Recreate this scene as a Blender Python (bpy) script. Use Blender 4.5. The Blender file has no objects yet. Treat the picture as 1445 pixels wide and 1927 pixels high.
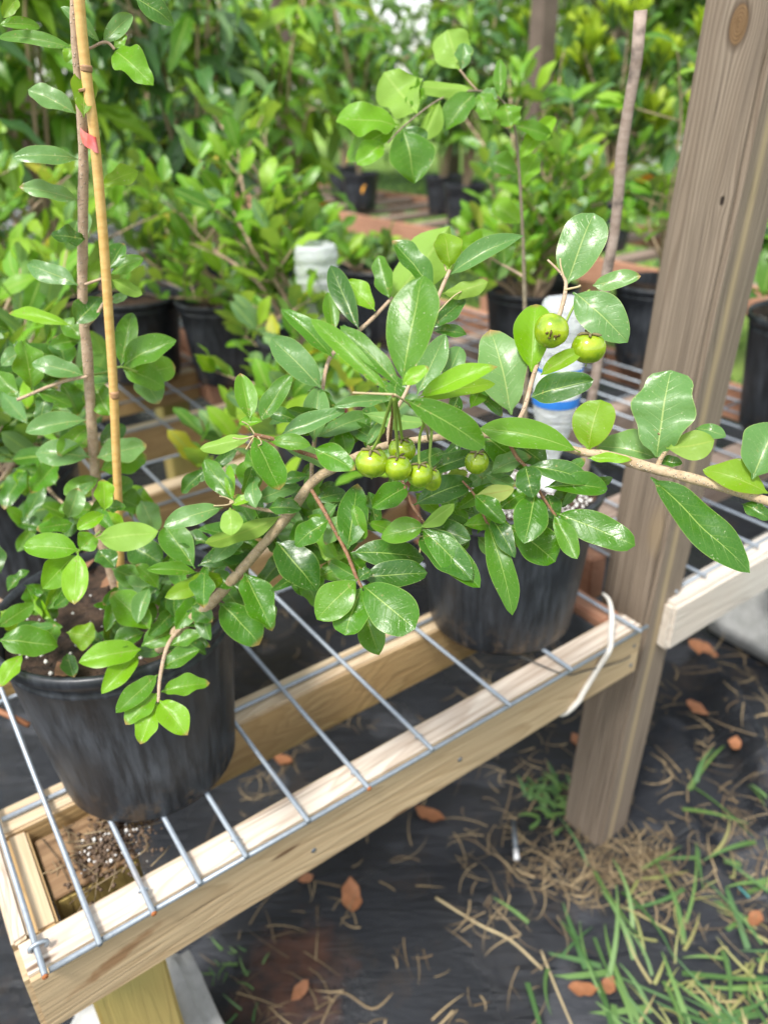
import bpy, bmesh, math, random
import numpy as np
from mathutils import Vector, Matrix, noise as mnoise
random.seed(7); rng = np.random.default_rng(7)
S = bpy.context.scene
COL = S.collection
# ------------------------------------------------------------------ camera
F_PX, PITCH, ROLL, CAMH = 1420.0, 29.0, -1.5, 1.268
th, ro = math.radians(PITCH), math.radians(ROLL)
FW = Vector((0, math.cos(th), -math.sin(th)))
_R = Vector((1, 0, 0)); _U = Vector((0, math.sin(th), math.cos(th)))
RT = _R*math.cos(ro) + _U*math.sin(ro)
UP = -_R*math.sin(ro) + _U*math.cos(ro)
CP = Vector((0, 0, CAMH))
cam = bpy.data.cameras.new('camera'); cam_o = bpy.data.objects.new('camera', cam); COL.objects.link(cam_o)
m = Matrix((RT, UP, -FW)).transposed().to_4x4(); m.translation = CP
cam_o.matrix_world = m
cam.sensor_fit = 'HORIZONTAL'; cam.sensor_width = 36.0; cam.lens = 36.0*F_PX/1445.0
cam.clip_start = 0.02; cam.clip_end = 400
cam.dof.use_dof = True; cam.dof.focus_distance = 0.535; cam.dof.aperture_fstop = cam.lens/5.2
S.camera = cam_o
# ------------------------------------------------------------------ world, sun, exposure
W = bpy.data.worlds.new('World'); S.world = W; W.use_nodes = True
nt = W.node_tree; nt.nodes.clear()
sky = nt.nodes.new('ShaderNodeTexSky'); sky.sky_type = 'NISHITA'; sky.sun_disc = False
SUN_EL, SUN_AZ = math.radians(60), math.radians(215)
sky.sun_elevation = SUN_EL; sky.sun_rotation = SUN_AZ; sky.air_density = 1.2; sky.dust_density = 1.2; sky.ozone_density = 0.6
hs = nt.nodes.new('ShaderNodeHueSaturation'); hs.inputs['Saturation'].default_value = 0.30
bg = nt.nodes.new('ShaderNodeBackground'); bg.inputs[1].default_value = 0.15
wo = nt.nodes.new('ShaderNodeOutputWorld')
nt.links.new(sky.outputs[0], hs.inputs['Color']); nt.links.new(hs.outputs[0], bg.inputs[0]); nt.links.new(bg.outputs[0], wo.inputs[0])
sl = bpy.data.lights.new('sun', 'SUN'); sl.energy = 2.4; sl.angle = math.radians(13); sl.color = (1, .965, .90)
so = bpy.data.objects.new('sun', sl); COL.objects.link(so)
sd = Vector((math.sin(SUN_AZ)*math.cos(SUN_EL), math.cos(SUN_AZ)*math.cos(SUN_EL), math.sin(SUN_EL)))
so.rotation_euler = sd.to_track_quat('Z', 'Y').to_euler()
S.view_settings.view_transform = 'Standard'; S.view_settings.look = 'None'
S.view_settings.gamma = 1.0; S.view_settings.use_curve_mapping = False
S.view_settings.exposure = 1.0
# ------------------------------------------------------------------ places
def ray(px, py): return FW + RT*((px-722.5)/F_PX) + UP*((963.5-py)/F_PX)
def P(px, py, d): return CP + ray(px, py)*d
def at_z(px, py, z):
    r = ray(px, py); return CP + r*((z-CAMH)/r.z)
def at_y(px, py, y):
    r = ray(px, py); return CP + r*(y/r.y)
def depth(p): return (p-CP).dot(FW)
AN = math.radians(34.6)
UD = Vector((math.cos(AN), math.sin(AN), 0)); ND = Vector((math.sin(AN), -math.cos(AN), 0)); ZD = Vector((0, 0, 1))
def B(u, n, z): return UD*u + ND*n + ZD*z
BT = CAMH-.70                                 # bench top (wire plane)
# ------------------------------------------------------------------ materials
class NG:
    def __init__(s, name):
        s.m = bpy.data.materials.new(name); s.m.use_nodes = True; s.t = s.m.node_tree; s.t.nodes.clear()
        s.out = s.t.nodes.new('ShaderNodeOutputMaterial'); s.p = s.n('ShaderNodeBsdfPrincipled')
        s.t.links.new(s.p.outputs[0], s.out.inputs[0])
    def n(s, kind, **k):
        nd = s.t.nodes.new(kind)
        for a, v in k.items(): setattr(nd, a, v)
        return nd
    def put(s, sock, v):
        if isinstance(v, bpy.types.NodeSocket): s.t.links.new(v, sock)
        elif v is not None: sock.default_value = v
    def math(s, op, a, b=None, c=None, clamp=False):
        nd = s.n('ShaderNodeMath', operation=op, use_clamp=clamp)
        for i, v in enumerate((a, b, c)):
            if v is not None: s.put(nd.inputs[i], v)
        return nd.outputs[0]
    def coord(s, which='Object', scale=(1, 1, 1), rot=(0, 0, 0)):
        tc = s.n('ShaderNodeTexCoord'); mp = s.n('ShaderNodeMapping'); mp.inputs['Scale'].default_value = scale
        mp.inputs['Rotation'].default_value = rot
        s.t.links.new(tc.outputs[which], mp.inputs[0]); return mp.outputs[0]
    def noise(s, vec, scale=5, detail=4, rough=.55, dist=0):
        nd = s.n('ShaderNodeTexNoise'); s.put(nd.inputs['Vector'], vec); nd.inputs['Scale'].default_value = scale
        nd.inputs['Detail'].default_value = detail; nd.inputs['Roughness'].default_value = rough; nd.inputs['Distortion'].default_value = dist
        return nd.outputs['Fac']
    def vor(s, vec, scale=5, feature='F1', out='Distance'):
        nd = s.n('ShaderNodeTexVoronoi', feature=feature); s.put(nd.inputs['Vector'], vec); nd.inputs['Scale'].default_value = scale
        return nd.outputs[out]
    def ramp(s, fac, stops):
        nd = s.n('ShaderNodeValToRGB'); s.put(nd.inputs[0], fac); e = nd.color_ramp.elements
        while len(e) < len(stops): e.new(0.5)
        for i, (p, c) in enumerate(stops):
            e[i].position = p; e[i].color = (c, c, c, 1) if isinstance(c, (int, float)) else (*c, 1)
        return nd.outputs[0]
    def mix(s, fac, a, b, blend='MIX'):
        nd = s.n('ShaderNodeMix', data_type='RGBA', blend_type=blend)
        s.put(nd.inputs[0], fac)
        for i, v in ((6, a), (7, b)):
            if isinstance(v, tuple) and len(v) == 3: v = (*v, 1)
            s.put(nd.inputs[i], v)
        return nd.outputs[2]
    def sep(s, vec):
        nd = s.n('ShaderNodeSeparateXYZ'); s.put(nd.inputs[0], vec); return nd.outputs
    def bump(s, h, strength=.4, dist=.01, normal=None):
        nd = s.n('ShaderNodeBump'); s.put(nd.inputs['Height'], h); nd.inputs['Strength'].default_value = strength
        nd.inputs['Distance'].default_value = dist
        if normal is not None: s.put(nd.inputs['Normal'], normal)
        s.t.links.new(nd.outputs[0], s.p.inputs['Normal']); return nd.outputs[0]
    def set(s, **k):
        for a, v in k.items():
            a = {'color': 'Base Color', 'rough': 'Roughness', 'spec': 'Specular IOR Level', 'metal': 'Metallic', 'coat': 'Coat Weight',
                 'coat_rough': 'Coat Roughness', 'trans': 'Transmission Weight', 'alpha': 'Alpha', 'ior': 'IOR', 'sss': 'Subsurface Weight'}.get(a, a)
            if isinstance(v, tuple) and len(v) == 3 and a == 'Base Color': v = (*v, 1)
            s.put(s.p.inputs[a], v)
        return s

def leaf_mat(name, top, top2, back, rough=.34, coat=.25, translu=.28, vein=(.30, .42, .10), wet=0.0, fine=True, edge=None, sheen=.0):
    g = NG(name)
    tc = g.n('ShaderNodeTexCoord'); uv = g.sep(tc.outputs['UV'])
    oi = g.n('ShaderNodeObjectInfo'); rnd = oi.outputs['Random']
    s, t = uv[0], g.math('ABSOLUTE', g.math('SUBTRACT', uv[1], .5)); t = g.math('MULTIPLY', t, 2)
    n1 = g.noise(g.coord('Object', (1, 1, 1)), 40 if fine else 14, 3)
    geo = g.n('ShaderNodeNewGeometry')
    rp = g.math('FRACT', g.math('ADD', geo.outputs['Random Per Island'], rnd)) if not fine else rnd
    c = g.mix(g.math('ADD', g.math('MULTIPLY', n1, .4), g.math('MULTIPLY', g.math('SUBTRACT', rp, .1), .85), clamp=True), top, top2)
    veinf = None
    if fine:
        mid = g.ramp(g.math('DIVIDE', t, g.math('SUBTRACT', 1.35, s)), [(.018, 1.), (.045, 0.)])
        ph = g.math('SUBTRACT', g.math('MULTIPLY', s, 9.0), g.math('MULTIPLY', t, 1.9))
        fr = g.math('ABSOLUTE', g.math('SUBTRACT', g.math('FRACT', ph), .5))
        side = g.ramp(fr, [(.0, 1.), (.07, .0)])
        side = g.math('MULTIPLY', side, g.ramp(t, [(.1, 1.), (.85, .0)]))
        # fine net of small veins
        net = g.ramp(g.vor(g.coord('Object', (1, 1, 1)), 420, 'DISTANCE_TO_EDGE'), [(0., 1.), (.12, 0.)])
        c = g.mix(g.math('MULTIPLY', side, .28), c, vein)
        c = g.mix(g.math('MULTIPLY', net, .06), c, vein)
        c = g.mix(g.math('MULTIPLY', mid, .75), c, vein)
        ed = g.math('GREATER_THAN', t, .97)
        c = g.mix(g.math('MULTIPLY', ed, .45), c, edge or vein)
        # small blemishes
        sp = g.noise(g.coord('Object'), 190, 2, .6)
        c = g.mix(g.ramp(sp, [(.70, 0.), (.74, .6)]), c, (.32, .27, .09))
        sp2 = g.noise(g.coord('Object'), 620, 1, .5); c = g.mix(g.ramp(sp2, [(.72, 0.), (.75, .5)]), c, (.55, .55, .35))
        tipm = g.math('MULTIPLY', g.ramp(s, [(.90, 0.), (.99, 1.)]), g.math('GREATER_THAN', rnd, .72))
        c = g.mix(tipm, c, (.34, .20, .07))
        h = g.math('ADD', g.math('MULTIPLY', side, -.35), g.math('MULTIPLY', g.math('LESS_THAN', t, .06), -.8))
        h = g.math('ADD', h, g.math('MULTIPLY', net, -.05))
        h = g.math('ADD', h, g.math('MULTIPLY', g.noise(g.coord('Object'), 110, 4, .6), 1.5))
        g.bump(h, .45, .0009)
    else:
        c = g.mix(g.math('MULTIPLY', g.math('LESS_THAN', t, .08), .7), c, vein)
    back_c = g.mix(g.math('MULTIPLY', g.math('LESS_THAN', t, .06), .6), back, vein)
    col = g.mix(geo.outputs['Backfacing'], c, back_c)
    rr = g.ramp(g.noise(g.coord('Object'), 55, 3), [(.35, rough-.08), (.65, rough+.14)])
    if wet > 0:
        wm = g.ramp(g.noise(g.coord('Object'), 30, 2), [(.5-wet*.3, 1.), (.56-wet*.2, 0.)])
        rr = g.mix(wm, rr, (.05, .05, .05)); g.put(g.p.inputs['Coat Weight'], g.math('MULTIPLY', wm, .9))
    else: g.set(coat=coat*.3)
    rr = g.mix(geo.outputs['Backfacing'], rr, (.62, .62, .62))
    g.set(color=col, rough=rr, spec=.42, coat_rough=.16)
    tr = g.n('ShaderNodeBsdfTranslucent'); tcol = g.mix(.6, col, (.42, .56, .02)); g.put(tr.inputs[0], tcol)
    mx = g.n('ShaderNodeMixShader'); mx.inputs[0].default_value = translu
    g.t.links.new(g.p.outputs[0], mx.inputs[1]); g.t.links.new(tr.outputs[0], mx.inputs[2]); g.t.links.new(mx.outputs[0], g.out.inputs[0])
    return g.m
VN = (.33, .46, .10)
LM = {
 'dark': leaf_mat('leaf_dark_green', (.018, .082, .008), (.046, .165, .010), (.12, .26, .06), .30, .45, .22, VN),
 'wet':  leaf_mat('leaf_wet_green', (.026, .108, .005), (.070, .235, .006), (.13, .28, .06), .24, .5, .25, VN, wet=1.0),
 'mid':  leaf_mat('leaf_mid_green', (.042, .155, .006), (.125, .31, .010), (.17, .33, .07), .33, .3, .30, VN),
 'lime': leaf_mat('leaf_lime_green', (.12, .33, .006), (.22, .46, .010), (.25, .44, .06), .36, .2, .38, (.38, .55, .12)),
 'pale': leaf_mat('leaf_pale_green', (.075, .20, .045), (.14, .28, .075), (.20, .34, .10), .30, .5, .22, (.38, .48, .15)),
 'olive': leaf_mat('leaf_olive_green', (.13, .27, .004), (.20, .37, .008), (.22, .36, .05), .42, .12, .35, (.34, .44, .08), edge=(.33, .22, .05)),
 'yellow': leaf_mat('leaf_yellow_green', (.26, .38, .04), (.33, .42, .06), (.34, .42, .10), .5, .0, .35, (.36, .30, .08)),
 'b_mid': leaf_mat('bush_leaf_green', (.028, .115, .008), (.16, .38, .022), (.16, .32, .07), .38, .2, .30, VN, fine=False),
 'b_lime': leaf_mat('bush_leaf_light', (.15, .36, .012), (.34, .55, .045), (.28, .46, .09), .42, .1, .40, VN, fine=False),
 'b_dark': leaf_mat('bush_leaf_dark', (.018, .065, .017), (.075, .19, .045), (.07, .15, .05), .33, .3, .18, (.12, .22, .07), fine=False),
 'b_grey': leaf_mat('bush_leaf_grey_green', (.055, .15, .045), (.17, .30, .10), (.16, .28, .09), .36, .3, .22, VN, fine=False),
 'tip': leaf_mat('glowing_young_leaf', (.38, .56, .02), (.55, .66, .04), (.45, .60, .06), .45, 0, .45, VN, fine=False),
 'b_yellow': leaf_mat('bush_leaf_yellow', (.38, .46, .03), (.52, .40, .03), (.42, .45, .08), .5, 0, .4, VN, fine=False),
}
def lumber_mat(name, light, dark, warm, rough=.75, rings=26, bumpd=.0016, cracks=.5, green=None, face=None, stain=False):
    g = NG(name)
    oi = g.n('ShaderNodeObjectInfo')
    tc = g.n('ShaderNodeTexCoord'); ad = g.n('ShaderNodeVectorMath', operation='MULTIPLY_ADD')
    g.put(ad.inputs[0], oi.outputs['Random']); ad.inputs[1].default_value = (13, 7, 5); g.put(ad.inputs[2], tc.outputs['Object'])
    mp = g.n('ShaderNodeMapping'); mp.inputs['Scale'].default_value = (1.2, 10, 10); g.put(mp.inputs[0], ad.outputs[0])
    mp2 = g.n('ShaderNodeMapping'); mp2.inputs['Scale'].default_value = (5, 170, 170); g.put(mp2.inputs[0], ad.outputs[0])
    base = g.noise(mp.outputs[0], 1.0, 3, .5, .9)
    wv = g.math('FRACT', g.math('MULTIPLY', base, rings))
    ring = g.ramp(wv, [(0., .0), (.55, .35), (.85, 1.), (1., .1)])
    fine = g.noise(mp2.outputs[0], 1.0, 3, .6)
    big = g.noise(ad.outputs[0], 7, 3, .6)
    c = g.mix(g.math('MULTIPLY', ring, .75), light, dark)
    c = g.mix(g.ramp(fine, [(.35, .55), (.6, 0.)]), c, dark)
    c = g.mix(g.ramp(big, [(.42, 0.), (.66, .7)]), c, warm)
    if face:                                    # the bleached upper face of the board
        zz = g.sep(tc.outputs['Object'])[2]
        cf = g.mix(g.math('MULTIPLY', ring, .6), face[0], face[1]); cf = g.mix(g.ramp(fine, [(.35, .5), (.55, 0.)]), cf, face[2])
        c = g.mix(g.ramp(zz, [(.0405, 0.), (.0435, 1.)]), c, cf)
    if stain:
        xo = g.sep(tc.outputs['Object'])
        d1 = g.math('MULTIPLY', g.math('SUBTRACT', xo[0], -.365), 1.0); d2 = g.math('SUBTRACT', g.math('SUBTRACT', xo[2], .004), g.math('MULTIPLY', d1, .28))
        e = g.math('ADD', g.math('MULTIPLY', g.math('MULTIPLY', d1, d1), 330), g.math('MULTIPLY', g.math('MULTIPLY', d2, d2), 9000))
        e = g.math('ADD', e, g.math('MULTIPLY', g.math('SUBTRACT', g.noise(tc.outputs['Object'], 60, 4), .5), 1.6))
        c = g.mix(g.ramp(e, [(.3, .8), (1.0, 0.)]), c, (.27, .14, .06))
        kn = g.vor(g.coord('Object', (5.5, 30, 30)), 1.0); c = g.mix(g.ramp(kn, [(.08, .9), (.13, 0.)]), c, (.13, .07, .035))
    ck = g.ramp(fine, [(.27, 1.), (.33, 0.)])
    c = g.mix(g.math('MULTIPLY', ck, cracks), c, tuple(x*.25 for x in dark))
    if green: c = g.mix(g.ramp(g.noise(ad.outputs[0], 4, 2), [(.45, 0.), (.7, .6)]), c, green)
    h = g.math('ADD', g.math('MULTIPLY', ring, -.45), g.math('MULTIPLY', fine, 1.1)); h = g.math('ADD', h, g.math('MULTIPLY', ck, -1.))
    g.bump(h, .7, bumpd)
    g.set(color=c, rough=g.ramp(big, [(.3, rough-.15), (.7, rough+.1)]), spec=.35)
    return g.m
def simple(name, col, rough=.6, **k):
    g = NG(name); n1 = g.noise(g.coord('Object'), k.pop('ns', 30), 4, .6)
    g.set(color=g.mix(g.ramp(n1, [(.3, 0.), (.7, 1.)]), tuple(x*.78 for x in col), tuple(min(1, x*1.18) for x in col)), rough=rough, **k)
    g.bump(n1, .35, .0015); return g.m
M = {}
M['rail'] = lumber_mat('bleached_pine', (.57, .43, .26), (.38, .26, .14), (.47, .35, .21), .7, 20, face=((.74, .66, .57), (.44, .32, .24), (.28, .18, .12)), stain=True)
M['rail_side'] = lumber_mat('treated_pine', (.60, .46, .27), (.43, .29, .15), (.50, .40, .22), .7, 18)
M['joist'] = lumber_mat('yellow_pine', (.52, .36, .17), (.34, .21, .09), (.46, .29, .12), .7, 16, face=((.66, .54, .38), (.46, .33, .20), (.30, .18, .10)))
M['leg'] = lumber_mat('green_treated_pine', (.50, .36, .12), (.34, .22, .07), (.42, .33, .11), .6, 12, green=(.30, .30, .10))
M['redwood'] = lumber_mat('orange_board', (.50, .27, .17), (.36, .17, .10), (.46, .24, .15), .8, 12)
M['greywood'] = lumber_mat('grey_board', (.36, .28, .23), (.23, .16, .12), (.30, .22, .17), .8, 14)
M['whitewood'] = lumber_mat('pale_weathered_board', (.66, .62, .55), (.48, .42, .36), (.58, .50, .42), .8, 14)

# the big post leans a little; its foot, its head and its own axes
PB0, PB1 = B(.892, -.5942, 0), B(.9195, -.576, CAMH)
PX = (PB1-PB0).normalized(); PU2 = UD*math.cos(-.044)+ND*math.sin(-.044)
PT0 = PB0-PX*.05; PT1 = PB0+PX*2.35
def on_post(px, py):
    z = (-PU2 - PX*(-PU2).dot(PX)).normalized(); y = z.cross(PX); c = (PT0+PT1)*.5
    r = ray(px, py); t = (c+z*.0445-CP).dot(z)/r.dot(z); q = CP + r*t - c
    return q.dot(PX), q.dot(y)
def post_mat():
    g = NG('weathered_post_wood')
    tc = g.n('ShaderNodeTexCoord'); o = tc.outputs['Object']; X = g.sep(o)
    x, y, z = X[0], X[1], X[2]
    # two knots: grain lines bend round them
    def knot(kx, ky, rx, ry):
        dx = g.math('DIVIDE', g.math('SUBTRACT', x, kx), rx); dy = g.math('DIVIDE', g.math('SUBTRACT', y, ky), ry)
        return dx, dy, g.math('ADD', g.math('MULTIPLY', dx, dx), g.math('MULTIPLY', dy, dy))
    side = g.n('ShaderNodeNewGeometry')
    dx1, dy1, r1 = knot(*on_post(1390, 45), .020, .0105)
    dx2, dy2, r2 = knot(*on_post(1236, 1000), .045, .016)
    dx3, dy3, r3 = knot(*on_post(1358, 378), .012, .006)
    bend = None
    for (dx, dy, r, amp) in ((dx1, dy1, r1, .010), (dx2, dy2, r2, .010), (dx3, dy3, r3, .004)):
        e = g.math('MULTIPLY', g.math('DIVIDE', dy, g.math('ADD', r, .6)), amp)
        bend = e if bend is None else g.math('ADD', bend, e)
    yy = g.math('SUBTRACT', y, bend)
    cv = g.n('ShaderNodeCombineXYZ'); g.put(cv.inputs[0], g.math('MULTIPLY', x, .9)); g.put(cv.inputs[1], g.math('MULTIPLY', yy, 13)); g.put(cv.inputs[2], g.math('MULTIPLY', z, 13))
    base = g.noise(cv.outputs[0], 1.0, 2, .4, .6)
    cc = g.math('ADD', g.math('MULTIPLY', yy, 190), g.math('MULTIPLY', z, 170)); cc = g.math('ADD', cc, g.math('MULTIPLY', base, 16))
    sp = g.noise(cv.outputs[0], .5, 1); cc = g.math('MULTIPLY', cc, 1.0)
    wv = g.math('FRACT', cc)
    ring = g.ramp(wv, [(0., .1), (.45, .2), (.8, 1.), (.97, .1)])
    cv2 = g.n('ShaderNodeCombineXYZ'); g.put(cv2.inputs[0], g.math('MULTIPLY', x, 4)); g.put(cv2.inputs[1], g.math('MULTIPLY', yy, 230)); g.put(cv2.inputs[2], g.math('MULTIPLY', z, 230))
    fine = g.noise(cv2.outputs[0], 1, 3, .6)
    big = g.noise(g.coord('Object', (1.3, 22, 5)), 1.6, 3, .6)
    c = g.mix(g.math('MULTIPLY', ring, .8), (.275, .218, .165), (.135, .100, .072))
    c = g.mix(g.ramp(big, [(.50, 0.), (.70, .45)]), c, (.17, .125, .09))
    c = g.mix(g.ramp(fine, [(.30, .75), (.46, 0.)]), c, (.105, .08, .062))
    # pale sapwood stripe on the narrow face
    zz = g.math('ADD', z, g.math('MULTIPLY', g.noise(g.coord('Object', (3, 1, 1)), 1.2, 2), .016))
    st = g.ramp(g.math('ABSOLUTE', g.math('SUBTRACT', zz, M_STRIPE)), [(0., 1.), (.011, 0.)])
    ys = g.math('GREATER_THAN', y, 10)
    c = g.mix(g.math('MULTIPLY', st, M_STRIPE_ON(g, y)), c, (.42, .32, .19))
    # knots
    k1 = g.ramp(g.math('MULTIPLY', r1, .25), [(0., 1.), (.19, 1.), (.26, 0.)]); kr = g.math('FRACT', g.math('MULTIPLY', g.math('SQRT', r1), 5))
    kc = g.mix(g.ramp(kr, [(0., 0.), (1., .8)]), (.21, .125, .06), (.08, .045, .02))
    top_face = g.math('GREATER_THAN', z, .040)
    c = g.mix(g.math('MULTIPLY', g.ramp(g.math('MULTIPLY', r1, .25), [(.22, 1.), (.50, 0.)]), g.math('MULTIPLY', top_face, .85)), c, (.07, .045, .028))
    c = g.mix(g.math('MULTIPLY', k1, top_face), c, kc)
    k2 = g.ramp(g.math('MULTIPLY', r2, .25), [(0., .8), (.33, 0.)]); c = g.mix(g.math('MULTIPLY', k2, top_face), c, (.28, .21, .13))
    k3 = g.ramp(r3, [(.12, 1.), (.25, 0.)]); c = g.mix(g.math('MULTIPLY', k3, top_face), c, (.03, .02, .015))
    ck = g.ramp(fine, [(.26, 1.), (.31, 0.)])
    h = g.math('ADD', g.math('MULTIPLY', ring, -.6), g.math('MULTIPLY', fine, .9)); h = g.math('ADD', h, g.math('MULTIPLY', ck, -.8))
    h = g.math('ADD', h, g.math('MULTIPLY', k3, -2))
    g.bump(h, .8, .0018)
    g.set(color=c, rough=.78, spec=.3)
    return g.m
M_STRIPE = .020
def M_STRIPE_ON(g, y): return g.math('LESS_THAN', y, -.040)
M['post'] = post_mat()

g = NG('black_nursery_plastic')
st = g.noise(g.coord('Object', (1, 1, .10)), 110, 5, .65); bl = g.noise(g.coord('Object'), 12, 4, .6)
f = g.math('MULTIPLY', g.ramp(st, [(.40, 0.), (.72, 1.)]), g.ramp(bl, [(.35, .15), (.7, .9)]))
c = g.mix(f, (.014, .016, .020), (.085, .096, .115))
X = g.sep(g.coord('Object'))
dirt = g.math('MULTIPLY', g.ramp(g.noise(g.coord('Object'), 38, 5, .7), [(.50, 0.), (.60, 1.)]), g.ramp(X[2], [(.0, 1.), (.055, 0.)]))
c = g.mix(g.math('MULTIPLY', dirt, .6), c, (.16, .11, .07))
g.set(color=c, rough=g.ramp(bl, [(.3, .33), (.7, .55)]), spec=.5)
g.bump(g.math('ADD', g.math('MULTIPLY', st, .5), g.math('MULTIPLY', dirt, 1.5)), .25, .0007); M['pot'] = g.m

g = NG('dark_potting_soil'); n1 = g.noise(g.coord('Object'), 90, 6, .7); n2 = g.noise(g.coord('Object'), 22, 4, .6)
c = g.mix(g.ramp(n1, [(.35, 0.), (.65, 1.)]), (.012, .008, .006), (.085, .050, .032)); c = g.mix(g.ramp(n2, [(.5, 0.), (.7, .5)]), c, (.14, .085, .05))
g.set(color=c, rough=.75, spec=.35); g.bump(n1, 1., .006); M['soil'] = g.m
M['brownsoil'] = simple('brown_crumbs', (.13, .085, .055), .85, ns=200)
g = NG('white_perlite'); g.set(color=(.72, .70, .66), rough=.8); g.bump(g.noise(g.coord('Object'), 300, 3), .6, .001); M['perlite'] = g.m
g = NG('galvanised_wire'); n1 = g.noise(g.coord('Object'), 140, 4, .6); n2 = g.noise(g.coord('Object'), 18, 3, .6)
c = g.mix(n1, (.22, .25, .29), (.42, .47, .52)); c = g.mix(g.ramp(n2, [(.60, 0.), (.75, .35)]), c, (.30, .20, .12))
g.set(color=c, rough=.45, metal=.55, spec=.6); g.bump(n1, .5, .0006); M['wire'] = g.m
g = NG('rust'); g.set(color=(.36, .12, .035), rough=.9); M['rust'] = g.m
def bark(name, a, b, spot, spots=420):
    g = NG(name); n1 = g.noise(g.coord('Object'), 160, 4, .6)
    v = g.vor(g.coord('Object'), spots); sp = g.ramp(v, [(.16, 1.), (.30, 0.)])
    c = g.mix(g.ramp(n1, [(.35, 0.), (.65, 1.)]), a, b); c = g.mix(g.math('MULTIPLY', sp, .85), c, spot)
    g.set(color=c, rough=.75, spec=.3); g.bump(g.math('ADD', g.math('MULTIPLY', sp, 1.2), g.math('MULTIPLY', n1, .7)), .9, .0012); return g.m
M['bark'] = bark('grey_brown_bark', (.36, .26, .155), (.50, .38, .25), (.68, .58, .44))
M['twig'] = bark('reddish_twig_bark', (.18, .085, .045), (.30, .165, .095), (.60, .48, .36), 520)
M['stem'] = bark('speckled_stem_bark', (.38, .26, .175), (.50, .37, .26), (.66, .54, .42), 330)
M['greybark'] = bark('grey_young_bark', (.20, .16, .11), (.30, .25, .17), (.40, .34, .26), 330)
M['greenstem'] = simple('green_stalk', (.22, .33, .05), .5)
M['paletwig'] = simple('dry_pale_twig', (.45, .36, .20), .7)
g = NG('bamboo'); X = g.sep(g.coord('Object')); n1 = g.noise(g.coord('Object', (.6, 40, 40)), 6, 4, .6); n2 = g.noise(g.coord('Object'), 14, 3)
c = g.mix(g.ramp(n1, [(.3, 0.), (.7, 1.)]), (.60, .34, .10), (.74, .48, .18)); c = g.mix(g.ramp(n2, [(.58, 0.), (.72, .6)]), c, (.42, .25, .12))
g.set(color=c, rough=.42, spec=.5, coat=.15); g.bump(n1, .3, .0006); M['bamboo'] = g.m
M['bamboo_node'] = simple('bamboo_node', (.36, .20, .10), .6, ns=90)
g = NG('mottled_stake'); n1 = g.noise(g.coord('Object', (6, 40, 40)), 3, 5, .7); n2 = g.noise(g.coord('Object'), 16, 4, .6)
c = g.mix(g.ramp(n1, [(.3, 0.), (.7, 1.)]), (.22, .155, .12), (.42, .33, .28)); c = g.mix(g.ramp(n2, [(.52, 0.), (.62, .85)]), c, (.035, .028, .026))
g.set(color=c, rough=.7); M['stake'] = g.m
g = NG('unripe_cherry_skin'); n1 = g.noise(g.coord('Object'), 70, 3, .6); n2 = g.noise(g.coord('Object'), 520, 2, .5)
c = g.mix(g.ramp(n1, [(.35, 0.), (.65, 1.)]), (.16, .28, .006), (.36, .46, .015)); c = g.mix(g.ramp(n2, [(.68, 0.), (.74, .5)]), c, (.42, .50, .12))
g.set(color=c, rough=.16, spec=.6, coat=.5, coat_rough=.08); g.p.inputs['Subsurface Weight'].default_value = .15
g.p.inputs['Subsurface Radius'].default_value = (.004, .005, .001); g.bump(n1, .15, .0008); M['cherry'] = g.m
M['calyx'] = simple('withered_calyx', (.17, .14, .06), .8, ns=300)
M['scar'] = simple('brown_scar', (.10, .065, .012), .7, ns=300)
g = NG('clear_bottle_plastic'); g.set(color=(.93, .96, .98), rough=.05, trans=.60, ior=1.30, spec=1.0)
g.bump(g.noise(g.coord('Object', (1, 1, 3)), 22, 3, .6), 1., .006); M['bottle'] = g.m
M['label'] = simple('white_bottle_label', (.78, .80, .80), .4)
M['label_blue'] = simple('blue_label_band', (.03, .19, .62), .4)
M['label_grey'] = simple('grey_print', (.45, .48, .5), .5)
M['cap'] = simple('white_cap', (.80, .82, .82), .4)
M['concrete'] = None
g = NG('pale_concrete'); n1 = g.noise(g.coord('Object'), 30, 6, .65); n2 = g.noise(g.coord('Object'), 160, 3, .6)
c = g.mix(g.ramp(n1, [(.35, 0.), (.7, 1.)]), (.52, .52, .50), (.36, .36, .34)); c = g.mix(g.ramp(n2, [(.64, 0.), (.72, .5)]), c, (.17, .16, .14))
g.set(color=c, rough=.85); g.bump(g.math('ADD', n1, g.math('MULTIPLY', n2, .4)), .5, .004); M['concrete'] = g.m
M['strap'] = simple('white_tie_strap', (.66, .62, .56), .5)
M['darkwire'] = simple('dark_tie_wire', (.035, .04, .04), .5)
M['steel'] = simple('dull_steel', (.16, .18, .20), .5, metal=.6)
M['tape'] = None
g = NG('pink_flagging_tape'); n1 = g.noise(g.coord('Object'), 90, 3); c = g.mix(g.ramp(n1, [(.45, 0.), (.6, 1.)]), (.72, .20, .20), (.80, .09, .09))
g.set(color=c, rough=.35, coat=.3); M['tape'] = g.m
M['straw'] = None
g = NG('dry_straw'); oi = g.n('ShaderNodeNewGeometry'); c = g.mix(oi.outputs['Random Per Island'], (.36, .27, .15), (.10, .065, .035)); g.set(color=c, rough=.85); M['straw'] = g.m
g = NG('grass_blade'); oi = g.n('ShaderNodeNewGeometry'); c = g.mix(oi.outputs['Random Per Island'], (.045, .12, .035), (.12, .22, .05)); g.set(color=c, rough=.5); M['grass'] = g.m
g = NG('yellow_grass_blade'); oi = g.n('ShaderNodeNewGeometry'); c = g.mix(oi.outputs['Random Per Island'], (.22, .25, .07), (.32, .26, .12)); g.set(color=c, rough=.6); M['grass_y'] = g.m
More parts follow.
